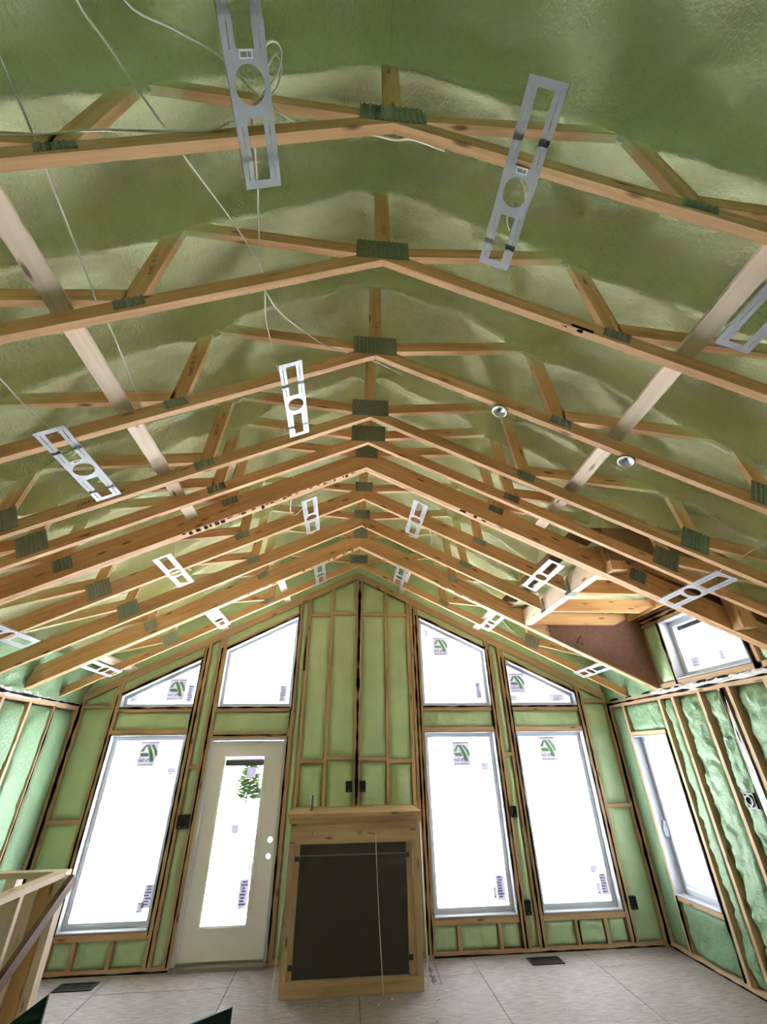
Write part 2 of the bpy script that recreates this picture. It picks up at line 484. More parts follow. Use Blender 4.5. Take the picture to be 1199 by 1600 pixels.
def bead(m, p0, p1, nrm, w=0.009, seed=0.0):
    """Irregular bead of black sealant along a joint."""
    p0 = Vector(p0); p1 = Vector(p1); L = (p1 - p0).length; n = max(3, int(L / 0.05)); pts = []; rs = []
    for i in range(n + 1):
        s = i / n; k = noise.noise(Vector((s * L * 7, seed * 5.3, 1.7)))
        pts.append(p0.lerp(p1, s) + Vector(nrm) * 0.001); rs.append(max(0.0015, w * (0.95 + 1.1 * k)))
    m.tube(pts, rs, 5)


def text_mesh(name, text, size, mat, parent, loc, rot, align='LEFT', scale=(1, 1, 1)):
    """Flat printed lettering as a mesh."""
    cu = bpy.data.curves.new(name, 'FONT'); cu.body = text; cu.size = size; cu.align_x = align
    if align == 'CENTER': cu.align_y = 'CENTER'
    o = bpy.data.objects.new(name, cu); col.objects.link(o)
    me = bpy.data.meshes.new_from_object(o); bpy.data.objects.remove(o); me.materials.clear(); me.materials.append(mat)
    t = bpy.data.objects.new(name, me); col.objects.link(t); t.parent = parent; t.location = loc; t.rotation_euler = rot; t.scale = scale
    t['kind'] = 'stuff'
    return t


# ------------------------------------------------------------------ far gable wall
OPEN = {  # openings in the gable wall: polygons (x, z)
    'window_1': [(-3.05, 0.31), (-2.124, 0.31), (-2.124, 2.136), (-3.05, 2.136)],
    'door_1': [(-1.825, 0.0), (-0.872, 0.0), (-0.872, 2.09), (-1.825, 2.09)],
    'window_2': [(0.921, 0.308), (1.88, 0.308), (1.88, 2.136), (0.921, 2.136)],
    'window_3': [(2.167, 0.308), (3.115, 0.308), (3.115, 2.136), (2.167, 2.136)],
    'window_4': [(-3.05, 2.442), (-2.104, 2.442), (-2.104, 3.066), (-3.05, 2.592)],
    'window_5': [(-1.814, 2.442), (-0.846, 2.442), (-0.846, 3.673), (-1.814, 3.180)],
    'window_6': [(0.9235, 2.442), (1.893, 2.442), (1.893, 3.205), (0.9235, 3.676)],
    'window_7': [(2.163, 2.442), (3.126, 2.442), (3.126, 2.610), (2.163, 3.075)],
}
roofline = lambda x: 5.42 - ROOF_M * abs(x)
sh = MB()
colsx = [XL - 0.2, -3.05, -2.115, -1.82, -0.86, 0.9, 1.886, 2.165, 3.12, XR + 0.2]
for i in range(0, 9, 2):
    a, b = colsx[i], colsx[i + 1]
    poly = [(a, -0.3), (b, -0.3), (b, roofline(b))] + ([(0, roofline(0))] if a < 0 < b else []) + [(a, roofline(a))]
    sh.prism(poly, 0.145, 0.165, XYZ)
for i, (lo, up) in {1: ('window_1', 'window_4'), 3: ('door_1', 'window_5'), 5: ('window_2', 'window_6'), 7: ('window_3', 'window_7')}.items():
    a, b = colsx[i], colsx[i + 1]
    L, Up = OPEN[lo], OPEN[up]
    sh.prism([(a, -0.3), (b, -0.3), (b, max(-0.05, L[0][1])), (a, max(-0.05, L[0][1]))], 0.145, 0.165, XYZ)
    sh.prism([(a, L[2][1]), (b, L[2][1]), (b, 2.442), (a, 2.442)], 0.145, 0.165, XYZ)
    sh.prism([(a, Up[3][1]), (b, Up[2][1]), (b, roofline(b)), (a, roofline(a))], 0.145, 0.165, XYZ)
wall_back = structure(sh.build('wall_back', M_SHEATH), 'gable end wall of studs filled with green spray foam')


def stud(x0, x1, z0=0.038, z1=None, y1=0.14, mat=M_STUD, name='stud'):
    t0, t1 = (rake(x0), rake(x1)) if z1 is None else (z1, z1)
    return MB().prism([(x0, z0), (x1, z0), (x1, t1), (x0, t0)], 0.0, y1, XYZ, (0, 1)).build(name, mat, wall_back)


def block(x0, x1, z0, z1, name='blocking', y1=0.14, mat=M_STUD):
    return MB().prism([(x0, z0), (x1, z0), (x1, z1), (x0, z1)], 0.002, y1, XYZ, (1, 0)).build(name, mat, wall_back)


STUDS = [(-3.52, -3.482), (-3.136, -3.098), (-3.094, -3.052), (-2.106, -2.070), (-2.064, -2.028), (-1.912, -1.876), (-1.870, -1.828), (-0.845, -0.806),
         (-0.717, -0.679), (-0.385, -0.347), (-0.005, 0.031), (0.041, 0.077), (0.415, 0.453), (0.742, 0.780), (0.800, 0.838), (0.846, 0.884), (0.888, 0.920),
         (1.894, 1.930), (1.936, 1.972), (2.076, 2.112), (2.118, 2.158), (3.130, 3.170), (3.178, 3.216), (3.528, 3.566)]
for a, b in STUDS: stud(a, b)
for a, b, z0, z1 in ((-2.122, -2.107, 0.25, 2.2), (1.882, 1.893, 0.25, 2.2), (3.117, 3.129, 0.25, 2.2), (-0.870, -0.846, 0.0, 2.2), (-1.827, -1.816, 2.39, 3.25)): stud(a, b, z0, z1, name='trimmer')
for a, b in ((XL, -1.828), (-0.872, 0.921), (0.921, XR)): block(a, b, 0.0, 0.038, 'bottom_plate')
# rake plates under the gable truss
for s in (-1, 1):
    xe = 3.55
    MB().prism([(0, rake(0)), (s * xe, rake(xe)), (s * xe, rake(xe) + 0.105), (0, rake(0) + 0.105)], -0.002, 0.14, XYZ, (1, -s * CM)).build('rake_plate', M_STUD, wall_back)

fc = lambda x0, x1, z0, zt, depth=0.018, pillow=0.018, rough=0.006, step=0.035: foam_cell(wall_back, x0, x1, z0, zt, XYZ, M_FOAM_GABLE, depth, pillow, rough, step, foam_rng.uniform(0, 90))
# corner bays
for a, b, zs in ((-3.482, -3.136, (1.235, 2.44)), (3.216, 3.528, (1.27, 2.48))):
    z = 0.038
    for q in zs: fc(a, b, z, q); block(a, b, q, q + 0.038); z = q + 0.038
    fc(a, b, z, rake)
# narrow bays
for a, b, q in ((-2.028, -1.912, 1.76), (1.972, 2.076, 1.85)):
    fc(a, b, 0.038, q, rough=0.012); block(a, b, q, q + 0.036); fc(a, b, q + 0.036, rake, rough=0.012)
fc(-0.806, -0.717, 0.038, rake, rough=0.012)
# bays over the fireplace
for a, b, q1, q2 in ((-0.679, -0.385, 1.80, 3.67), (-0.347, -0.005, 1.835, 3.70), (0.077, 0.415, 1.815, 3.69), (0.453, 0.742, 1.79, 3.68)):
    fc(a, b, 0.6, q1, 0.022, 0.03, 0.012); block(a, b, q1, q1 + 0.038); fc(a, b, q1 + 0.038, q2, 0.016, 0.012, 0.004); block(a, b, q2, q2 + 0.038); fc(a, b, q2 + 0.038, rake, 0.018, 0.018, 0.008)
fc(0.774, 0.802, 0.04, rake, 0.02, 0.0)
# window columns: sills, headers, cripples, foam
for lo, up, cr in (('window_1', 'window_4', (-2.83, -2.46)), ('door_1', 'window_5', ()), ('window_2', 'window_6', (1.19, 1.65)), ('window_3', 'window_7', (2.535, 2.88))):
    L, Up = OPEN[lo], OPEN[up]; a, b = L[0][0] - 0.004, L[1][0] + 0.004
    if cr:
        zs = L[0][1] - 0.004; block(a, b, zs - 0.055, zs, 'sill_plate'); xs_ = [a] + [c for c in cr] + [b]
        for c in cr: stud(c - 0.02, c + 0.02, 0.038, zs - 0.055, name='cripple_stud')
        for k in range(len(xs_) - 1): fc(xs_[k] + (0.02 if k else 0.0), xs_[k + 1] - (0.02 if k < len(xs_) - 2 else 0.0), 0.038, zs - 0.055, 0.02, 0.02, 0.014, 0.025)
    zt = L[2][1] + 0.003
    block(a, b, zt, zt + 0.052, 'header_plate'); fc(a - 0.0, b, zt + 0.052, 2.39, 0.02, 0.012, 0.012, 0.025); block(a, b, 2.39, 2.438, 'sill_plate')
    zl, zr = Up[3][1] + 0.003, Up[2][1] + 0.003
    MB().prism([(a, zl), (b, zr), (b, zr + 0.05), (a, zl + 0.05)], 0.002, 0.14, XYZ, (b - a, zr - zl)).build('sloped_header', M_STUD, wall_back)
    n = 14
    fm = MB(); sd = foam_rng.uniform(0, 50)
    fm.grid(26, 4, lambda u, v: (a + (b - a) * u, 0.02 - 0.012 * fbm(a + (b - a) * u, v * 0.2 + sd, sd, 14, 3), (zl + (zr - zl) * u + 0.05) * (1 - v) + (rake(a + (b - a) * u) + 0.004) * v))
    fm.build('foam_panel', M_FOAM_GABLE, wall_back, smooth=True)
# foam over the gable truss
for s in (-1, 1):
    fm = MB(); fm.grid(90, 22, lambda u, v: (s * 3.6 * u, 0.03 - 0.02 * fbm(s * 3.6 * u, v * 1.0, 5.0, 7, 3), (rake(3.6 * u) + 0.09) * (1 - v) + (roofline(3.6 * u) - 0.02) * v))
    fm.build('foam_panel', M_FOAM_GABLE, wall_back, smooth=True)
# sealant beads
sb = MB(); k = 0.0
for x, z0, z1 in ((-3.519, 0.02, 2.5), (-3.049, 0.3, 2.14), (-3.096, 0.3, 2.6), (-2.118, 0.28, 3.05), (-2.067, 0.04, 3.2), (-1.873, 0.03, 3.2), (-0.858, 0.03, 2.1), (-0.845, 2.4, 3.7), (-0.72, 2.9, 3.4),
                  (0.036, 1.36, 4.22), (0.842, 0.03, 3.8), (0.886, 0.03, 3.7), (1.888, 0.04, 3.25), (1.933, 0.04, 3.2), (2.115, 0.04, 3.1), (2.163, 0.3, 3.06), (3.174, 0.04, 2.62), (3.122, 0.3, 2.62), (2.555, 0.05, 0.24), (3.56, 0.03, 2.46)):
    w = 0.017 if x in (-3.519, 0.036, 3.56) else 0.009
    k += 1; bead(sb, (x, -0.002, z0), (x, -0.002, z1), (0, -1, 0), w, k)
for a, b, z in ((-3.5, -1.85, 0.002), (0.9, 3.5, 0.002), (-1.8, -0.88, 2.118), (-1.81, -0.86, 2.44), (0.93, 1.88, 2.44), (2.17, 3.12, 2.44), (-3.04, -2.11, 2.44)):
    k += 1; bead(sb, (a, -0.002, z), (b, -0.002, z), (0, -1, 0), 0.009, k)
for nm in ('window_4', 'window_5', 'window_6', 'window_7'):
    q = OPEN[nm]; k += 1; bead(sb, (q[3][0], -0.002, q[3][1] + 0.012), (q[2][0], -0.002, q[2][1] + 0.012), (0, -1, 0), 0.012, k)
sb.build('black_sealant', M_BLACK, wall_back, smooth=True)


# ------------------------------------------------------------------ windows
def window(name, poly, fn, label, depth=0.115, sash=0.05, gd=0.0):
    """White vinyl window filling an opening: liner, sash frame and glass pane."""
    p0 = inset(poly, 0.002); p1 = inset(poly, 0.014); p2 = inset(poly, 0.014 + sash)
    m = MB(); m.ring(p0, p1, -0.004, depth + 0.03, fn); root = structure(m.build(name, M_VINYL), label)
    m = MB(); m.ring(inset(poly, 0.013), p2, depth - 0.03, depth + 0.03, fn); m.ring(inset(poly, 0.013 + sash * 0.55), inset(poly, 0.013 + sash * 0.8), depth - 0.036, depth - 0.028, fn)
    m.build('sash_frame', M_VINYL, root)
    MB().prism(inset(poly, 0.012 + sash), depth + 0.004, depth + 0.008, fn).build('pane', M_GLASS, root)
    return root


def sticker(root, x0, x1, z0, z1, fn, d, mat=M_ST_BASE, name='sticker', lines=0, seed=1):
    s = MB().prism([(x0, z0), (x1, z0), (x1, z1), (x0, z1)], d - 0.0012, d, fn).build(name, mat, root)
    if lines:
        r = random.Random(seed); m = MB(); w = x1 - x0; h = z1 - z0
        for i in range(lines):
            zz = z0 + h * (0.12 + 0.76 * i / max(1, lines - 1)); a = x0 + w * (0.1 + 0.2 * r.random()); b = x1 - w * (0.1 + 0.35 * r.random())
            m.prism([(a, zz), (b, zz), (b, zz + h * 0.06), (a, zz + h * 0.06)], d - 0.002, d - 0.0013, fn)
        m.build('print_lines', M_ST_DARK, s)
    return s


def logo_sticker(root, x0, x1, z0, z1, fn, d):
    s = MB().prism([(x0, z0), (x1, z0), (x1, z1), (x0, z1)], d - 0.0012, d, fn).build('logo_sticker', M_ST_BASE, root)
    s['label'] = 'pale sticker with a green curved letter emblem'
    w, h = x1 - x0, z1 - z0; P = lambda u, v: (x0 + w * u, z0 + h * v)

    def band(c, u_in, u_out, name):
        m = MB(); n = 8
        for i in range(n):
            t0, t1 = i / n, (i + 1) / n
            q = lambda t, o: P(c(t)[0] + o, c(t)[1])
            m.prism([q(t0, u_in), q(t0, u_out), q(t1, u_out), q(t1, u_in)], d - 0.0024, d - 0.0014, fn)
        m.build(name, M_ST_GREEN, s)
    band(lambda t: (0.30 + 0.38 * math.sin(t * 1.35), 0.88 - 0.70 * t), 0.0, 0.20, 'emblem_band')
    band(lambda t: (0.55 + 0.33 * math.sin(t * 1.45), 0.88 - 0.46 * t), 0.0, 0.16 - 0.0, 'emblem_band')
    m = MB(); m.prism([P(0.04, 0.60), P(0.22, 0.60), P(0.36, 0.86), P(0.28, 0.88)], d - 0.0024, d - 0.0014, fn); m.build('emblem_leg', M_ST_GREEN, s)
    m = MB(); m.prism([P(0.06, 0.54), P(0.50, 0.54), P(0.56, 0.40), P(0.14, 0.40)], d - 0.0024, d - 0.0014, fn); m.build('emblem_bar', M_ST_GREEN, s)
    m = MB(); m.prism([P(0.0, 0.95), P(1.0, 0.95), P(1.0, 1.0), P(0.0, 1.0)], d - 0.0024, d - 0.0014, fn)
    for i in range(7): m.prism([P(0.06 + 0.12 * i, 0.05), P(0.13 + 0.12 * i, 0.05), P(0.13 + 0.12 * i, 0.09), P(0.06 + 0.12 * i, 0.09)], d - 0.0024, d - 0.0014, fn)
    m.build('print_lines', M_ST_DARK, s)
    text_mesh('lettering', 'Ply Gem', w * 0.20, M_INK, s, fn(*P(0.66, 0.20), d - 0.003), (math.pi / 2, 0, 0), 'LEFT', (-1, 1, 1))
    return s


w1 = window('window_1', OPEN['window_1'], XYZ, 'tall white window beside the glazed door')
w2 = window('window_2', OPEN['window_2'], XYZ, 'tall white window beside the fireplace')
w3 = window('window_3', OPEN['window_3'], XYZ, 'tall white window next to the side wall corner')
w4 = window('window_4', OPEN['window_4'], XYZ, 'low sloped transom window over the tall window by the door', sash=0.04)
w5 = window('window_5', OPEN['window_5'], XYZ, 'tall sloped transom window over the door', sash=0.04)
w6 = window('window_6', OPEN['window_6'], XYZ, 'tall sloped transom window by the fireplace', sash=0.04)
w7 = window('window_7', OPEN['window_7'], XYZ, 'low sloped transom window near the side wall', sash=0.04)
GD = 0.117
logo_sticker(w1, -2.70, -2.478, 1.79, 2.06, XYZ, GD); sticker(w1, -2.31, -2.208, 1.695, 1.77, XYZ, GD, lines=3, seed=2); sticker(w1, -2.285, -2.19, 0.47, 0.665, XYZ, GD, lines=7, seed=3); sticker(w1, -2.33, -2.262, 0.43, 0.52, XYZ, GD, lines=2, seed=4)
logo_sticker(w2, 1.313, 1.54, 1.745, 2.015, XYZ, GD); sticker(w2, 1.675, 1.772, 1.693, 1.771, XYZ, GD, lines=3, seed=5); sticker(w2, 1.695, 1.80, 0.41, 0.636, XYZ, GD, lines=8, seed=6); sticker(w2, 1.655, 1.69, 0.43, 0.53, XYZ, GD, lines=2, seed=7)
logo_sticker(w3, 2.515, 2.737, 1.785, 2.062, XYZ, GD); sticker(w3, 2.88, 2.967, 0.625, 0.69, XYZ, GD, lines=2, seed=8); sticker(w3, 2.965, 3.05, 0.42, 0.618, XYZ, GD, lines=7, seed=9); sticker(w3, 2.91, 2.96, 0.43, 0.53, XYZ, GD, lines=2, seed=10)
logo_sticker(w4, -2.525, -2.305, 2.544, 2.808, XYZ, GD); sticker(w4, -2.985, -2.90, 2.53, 2.595, XYZ, GD, lines=2, seed=11); sticker(w4, -2.268, -2.185, 2.52, 2.735, XYZ, GD, lines=7, seed=12)
sticker(w5, -1.035, -0.945, 2.52, 2.725, XYZ, GD, lines=7, seed=13)
logo_sticker(w6, 1.15, 1.368, 3.14, 3.40, XYZ, GD); sticker(w6, 1.008, 1.09, 3.41, 3.50, XYZ, GD, lines=3, seed=14); sticker(w6, 1.72, 1.797, 2.55, 2.765, XYZ, GD, lines=7, seed=15)
logo_sticker(w7, 2.232, 2.455, 2.628, 2.885, XYZ, GD); sticker(w7, 2.228, 2.32, 2.52, 2.594, XYZ, GD, lines=3, seed=16); sticker(w7, 2.79, 3.01, 2.515, 2.605, XYZ, GD, lines=5, seed=17)

# ------------------------------------------------------------------ door
dm = MB(); dp = OPEN['door_1']
for a, b, z0, z1 in ((-1.825, -1.795, 0, 2.09), (-0.902, -0.872, 0, 2.09), (-1.795, -0.902, 2.06, 2.09)): dm.box(a, b, -0.006, 0.14, z0, z1)
door = structure(dm.build('door_1', M_VINYL), 'white exterior door with a full glass panel')
DX0, DX1, GX0, GX1, GZ0, GZ1 = -1.792, -0.905, -1.625, -1.115, 0.30, 1.90
d = MB(); d.box(DX0, GX0, 0.055, 0.1, 0.04, 2.056); d.box(GX0, GX1, 0.055, 0.1, 0.04, GZ0); d.box(GX0, GX1, 0.055, 0.1, GZ1, 2.056)
d.box(GX1, DX1, 0.055, 0.1, 0.04, 0.82); d.box(GX1, DX1, 0.055, 0.1, 1.11, 2.056); d.box(GX1, -1.03, 0.055, 0.1, 0.82, 1.11)
d.holeplate(-1.03, DX1, 0.82, 0.962, -0.964, 0.886, 0.024, 0.055, 0.1, XYZ); d.holeplate(-1.03, DX1, 0.962, 1.11, -0.962, 1.038, 0.027, 0.055, 0.1, XYZ)
slab = d.build('door_slab', M_DOOR, door)
go = [(GX0, GZ0), (GX1, GZ0), (GX1, GZ1), (GX0, GZ1)]
m = MB(); m.ring(inset(go, -0.035), inset(go, 0.018), 0.043, 0.056, XYZ); m.ring(inset(go, -0.015), inset(go, 0.006), 0.036, 0.046, XYZ); m.build('glass_moulding', M_DOOR, slab)
MB().prism(inset(go, 0.0), 0.072, 0.076, XYZ).build('pane', M_GLASS, slab)
MB().box(GX0 + 0.02, GX1 - 0.02, 0.066, 0.071, 1.843, 1.882).build('blind_headrail', M_ST_BASE, slab)
m = MB(); m.box(GX0 + 0.02, GX1 - 0.02, 0.066, 0.071, 1.783, 1.845)
for i in range(6): m.box(GX0 + 0.02, GX1 - 0.02, 0.064, 0.0715, 1.785 + i * 0.0098, 1.791 + i * 0.0098)
m.build('raised_blind_slats', M_PIPE, slab)
m = MB(); m.tube([(-1.56, 0.068, 1.79), (-1.555, 0.068, 1.62)], 0.0018, 4); m.tube([(-1.16, 0.068, 1.79), (-1.165, 0.068, 1.55)], 0.0018, 4); m.build('blind_cord', M_CABLE, slab)
for i, (a, b, z0, z1, ln) in enumerate(((-1.33, -1.22, 1.655, 1.764, 0), (-1.425, -1.345, 1.10, 1.185, 0), (-1.247, -1.145, 0.44, 0.69, 8), (-1.176, -1.12, 0.742, 0.835, 0), (-1.60, -1.54, 0.305, 0.335, 2))):
    sticker(slab, a, b, z0, z1, XYZ, 0.071, lines=ln, seed=30 + i)
m = MB(); m.box(-1.83, -0.868, -0.05, 0.14, 0.0, 0.03); m.box(-1.79, -0.905, 0.03, 0.12, 0.03, 0.045); m.build('threshold', M_SILLMETAL, door)

# ------------------------------------------------------------------ side walls
FL = lambda a, b, d: (XL - d, a, b)
FR = lambda a, b, d: (XR + d, a, b)


def side_member(parent, fn, y0, y1, z0, z1, name='stud', mat=M_STUD, d0=0.0, d1=0.14):
    g = (0, 1) if (z1 - z0) > (y1 - y0) else (1, 0)
    return MB().prism([(y0, z0), (y1, z0), (y1, z1), (y0, z1)], d0, d1, fn, g).build(name, mat, parent)


m = MB(); m.prism([(YB - 0.2, -0.3), (0.165, -0.3), (0.165, 3.05), (YB - 0.2, 3.05)], 0.145, 0.165, FL)
wall_left = structure(m.build('wall_left', M_SHEATH), 'side wall of studs and rounded green spray foam')
ls = [-0.02, -0.494, -0.936, -1.355] + [-1.355 - 0.41 * i for i in range(1, 17)]
side_member(wall_left, FL, YB, 0, 0.0, 0.038, 'bottom_plate'); side_member(wall_left, FL, YB, 0, 2.415, 2.452, 'top_plate'); side_member(wall_left, FL, YB, 0, 2.456, ZP, 'top_plate')
for i, y in enumerate(ls):
    side_member(wall_left, FL, y - 0.038, y, 0.038, 2.415)
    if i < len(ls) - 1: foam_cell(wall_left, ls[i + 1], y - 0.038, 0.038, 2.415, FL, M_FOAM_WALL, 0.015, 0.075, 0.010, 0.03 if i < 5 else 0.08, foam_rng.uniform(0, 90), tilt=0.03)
sb = MB(); bead(sb, (XL + 0.004, -0.02, 0.02), (XL + 0.004, -0.02, 2.45), (1, 0, 0), 0.018, 3); bead(sb, (XL + 0.002, -0.512, 0.02), (XL + 0.002, -0.512, 2.42), (1, 0, 0), 0.006, 4); bead(sb, (XL + 0.002, -0.03, 2.47), (XL + 0.002, -3, 2.47), (1, 0, 0), 0.016, 5)
sb.build('black_sealant', M_BLACK, wall_left, smooth=True)

# right wall with a window and the dormer above
RW = [(-1.022, 0.508), (-0.37, 0.508), (-0.37, 2.046), (-1.022, 2.046)]     # (y, z)
DW = [(-2.485, 2.56), (-1.495, 2.56), (-1.495, 3.20), (-2.485, 3.20)]
m = MB()
for y0, y1, z0, z1 in ((YB - 0.2, -1.022, -0.3, 2.56), (-0.37, 0.165, -0.3, 2.56), (-1.022, -0.37, -0.3, 0.508), (-1.022, -0.37, 2.046, 2.56),
                       (YB - 0.2, -3.0, 2.56, 3.05), (-3.0, -2.485, 2.56, 3.6), (-1.495, -1.1, 2.56, 3.6), (-2.485, -1.495, 3.2, 3.6), (-1.1, 0.165, 2.56, 3.05)):
    m.prism([(y0, z0), (y1, z0), (y1, z1), (y0, z1)], 0.145, 0.165, FR)
wall_right = structure(m.build('wall_right', M_SHEATH), 'side wall of studs and rough green spray foam under a dormer')
side_member(wall_right, FR, YB, 0, 0.0, 0.038, 'bottom_plate'); side_member(wall_right, FR, YB, 0, 2.405, 2.440, 'top_plate'); side_member(wall_right, FR, YB, 0, 2.452, ZP, 'top_plate')
rs = [-0.02, -0.330, -1.064, -1.296, -1.698, -1.985, -2.085, -2.509, -2.92, -3.33] + [-3.33 - 0.41 * i for i in range(1, 12)]
for i, y in enumerate(rs):
    side_member(wall_right, FR, y - 0.038, y, 0.038, 2.405)
    if i < len(rs) - 1 and i != 1:
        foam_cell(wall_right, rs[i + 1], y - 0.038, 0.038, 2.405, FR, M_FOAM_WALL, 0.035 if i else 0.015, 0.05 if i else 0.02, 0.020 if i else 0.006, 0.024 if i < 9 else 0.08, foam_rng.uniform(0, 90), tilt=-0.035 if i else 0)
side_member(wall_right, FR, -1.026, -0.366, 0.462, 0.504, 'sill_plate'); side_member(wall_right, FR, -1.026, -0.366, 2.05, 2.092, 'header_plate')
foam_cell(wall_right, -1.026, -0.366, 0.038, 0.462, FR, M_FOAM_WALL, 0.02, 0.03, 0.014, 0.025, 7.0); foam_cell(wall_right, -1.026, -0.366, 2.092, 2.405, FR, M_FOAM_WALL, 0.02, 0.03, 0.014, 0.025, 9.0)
# dormer wall framing
for y in (-1.135, -1.455, -2.49, -2.535, -2.93): side_member(wall_right, FR, y - 0.036, y, 2.5, 3.30)
side_member(wall_right, FR, -2.97, -1.13, ZP + 0.004, 2.555, 'sill_plate'); side_member(wall_right, FR, -2.97, -1.13, 3.205, 3.245, 'header_plate')
for k in range(6): side_member(wall_right, FR, -1.135 - 0.3 * (k + 1) + 0.006, -1.135 - 0.3 * k - 0.006, 3.252, 3.292, 'top_plate')
side_member(wall_right, FR, -2.97, -1.13, 3.300, 3.340, 'top_plate')
foam_cell(wall_right, -1.455, -1.171, 2.555, 3.21, FR, M_FOAM_GABLE, 0.012, 0.02, 0.006, 0.03, 11.0); foam_cell(wall_right, -2.93, -2.571, 2.555, 3.21, FR, M_FOAM_GABLE, 0.02, 0.03, 0.01, 0.03, 12.0)
sb = MB()
for y, z0, z1, w in ((-0.012, 0.02, 2.46, 0.017), (-0.368, 0.05, 0.5, 0.012), (-1.045, 0.05, 2.1, 0.009), (-1.058, 0.6, 2.0, 0.005), (-2.03, 0.05, 2.4, 0.010), (-2.0, 0.3, 2.38, 0.006), (-1.47, 2.5, 3.2, 0.013), (-2.51, 2.5, 3.2, 0.012), (-2.53, 2.5, 3.2, 0.01), (-1.15, 2.5, 3.2, 0.008)):
    bead(sb, (XR - 0.002, y, z0), (XR - 0.002, y, z1), (-1, 0, 0), w, y * 9)
for z, y0, y1, w in ((2.446, 0, -6, 0.012), (2.495, 0, -6, 0.010), (0.003, 0, -3, 0.008), (3.248, -1.13, -2.9, 0.011), (3.296, -1.13, -2.9, 0.011)):
    bead(sb, (XR - 0.002, y0, z), (XR - 0.002, y1, z), (-1, 0, 0), w, z * 5)
sb.build('black_sealant', M_BLACK, wall_right, smooth=True)


def film_strip(parent, x, y0, y1, z, h, sgn, seed, name='vapour_film'):
    """Torn crinkled plastic hanging at the plate line."""
    n = int(abs(y1 - y0) / 0.03)

    def p(u, v):
        y = y0 + (y1 - y0) * u; c = noise.noise(Vector((y * 9, v * 2, seed))); e = noise.noise(Vector((y * 5, seed, 3.0)))
        return (x + sgn * (0.006 + 0.028 * abs(c) * (0.3 + v)), y, z + (v - 0.5) * h * (0.75 + 0.8 * e) + 0.014 * c)
    m = MB(); m.grid(n, 5, p); return m.build(name, M_POLY, parent)


film_strip(wall_left, XL, -0.9, -5.5, 2.475, 0.11, 1, 2.0)
film_strip(wall_left, XL, -0.35, -0.95, 2.47, 0.05, 1, 12.0)
film_strip(wall_right, XR, -1.0, -5.0, 2.475, 0.08, -1, 6.0)
film_strip(wall_right, XR, -1.99, -2.06, 1.2, 2.1, -1, 9.0)

w8 = window('window_8', RW, FR, 'tall narrow white casement window in the side wall', depth=0.13)
m = MB(); m.ring(inset(RW, 0.085), inset(RW, 0.115), 0.085, 0.125, FR); m.build('casement_sash', M_VINYL, w8)
m = MB(); m.tube([(XR + 0.07, -0.40, 1.16), (XR + 0.05, -0.41, 1.09), (XR + 0.055, -0.41, 1.03)], 0.011, 6); m.box(XR + 0.06, XR + 0.1, -0.42, -0.39, 1.02, 1.17); m.build('crank_handle', M_VINYL, w8)
w9 = window('window_9', DW, FR, 'small white dormer window up in the side wall', depth=0.135, sash=0.055)
sticker(w9, -2.08, -2.02, 2.675, 2.755, FR, 0.137, lines=3, seed=41); sticker(w9, -1.74, -1.63, 2.67, 2.76, FR, 0.137, lines=3, seed=42)

m = MB(); m.prism([(XL - 0.2, -0.3), (XR + 0.2, -0.3), (XR + 0.2, roofline(XR + 0.2)), (0, roofline(0)), (XL - 0.2, roofline(XL - 0.2))], YB - 0.2, YB, XYZ)
structure(m.build('wall_front', M_FOAM_GABLE), 'green foam wall behind the viewer')

# ------------------------------------------------------------------ ceiling: sprayed roof slopes
ceil = structure(empty('ceiling', (0, 0, 2.5)), 'green spray foam on the underside of the roof')
RIBS = [y + 0.019 for y in TY] + [-6.07, -6.68, -7.29, -7.9]
RIBS[5] += 0.02; RIBS[8] += 0.02
DORM = (-2.86, -1.14, 2.12)


def roof_point(s, x, y):
    rib = 0.0; near = 9.0; side = 0.0
    for r in RIBS:
        q = abs(y - r)
        if q < near: near = q; side = y - r
        w = 0.045 + 0.012 * fbm(x, r * 3.0, 1.0, 1.7, 2)
        rib = max(rib, math.exp(-(q / (w * 1.25)) ** 2))
    wob = fbm(x, y, s * 3.0, 1.3, 3) * 0.034 + fbm(x, y, s * 7.0 + 2, 4.0, 3) * 0.020 + fbm(x, y, s + 9, 12.0, 3) * 0.013
    mound = 0.0
    for bx in (1.16, 2.36):
        mound += 0.10 * math.exp(-((x - bx) / 0.17) ** 2 - (near / 0.15) ** 2)
    mound += 0.10 * math.exp(-(x / 0.12) ** 2 - (near / 0.11) ** 2)
    bay = 0.055 * min(1.0, near / 0.2)
    z = ROOF_Z + 0.095 - ROOF_M * math.sqrt(x * x + 0.0025) + bay - 0.085 * rib * (1 + 0.8 * fbm(x, y, 4, 2.1, 2)) - mound + wob - 0.05 * math.exp(-(x / 0.06) ** 2)
    return (s * x, y, z - 2.5)


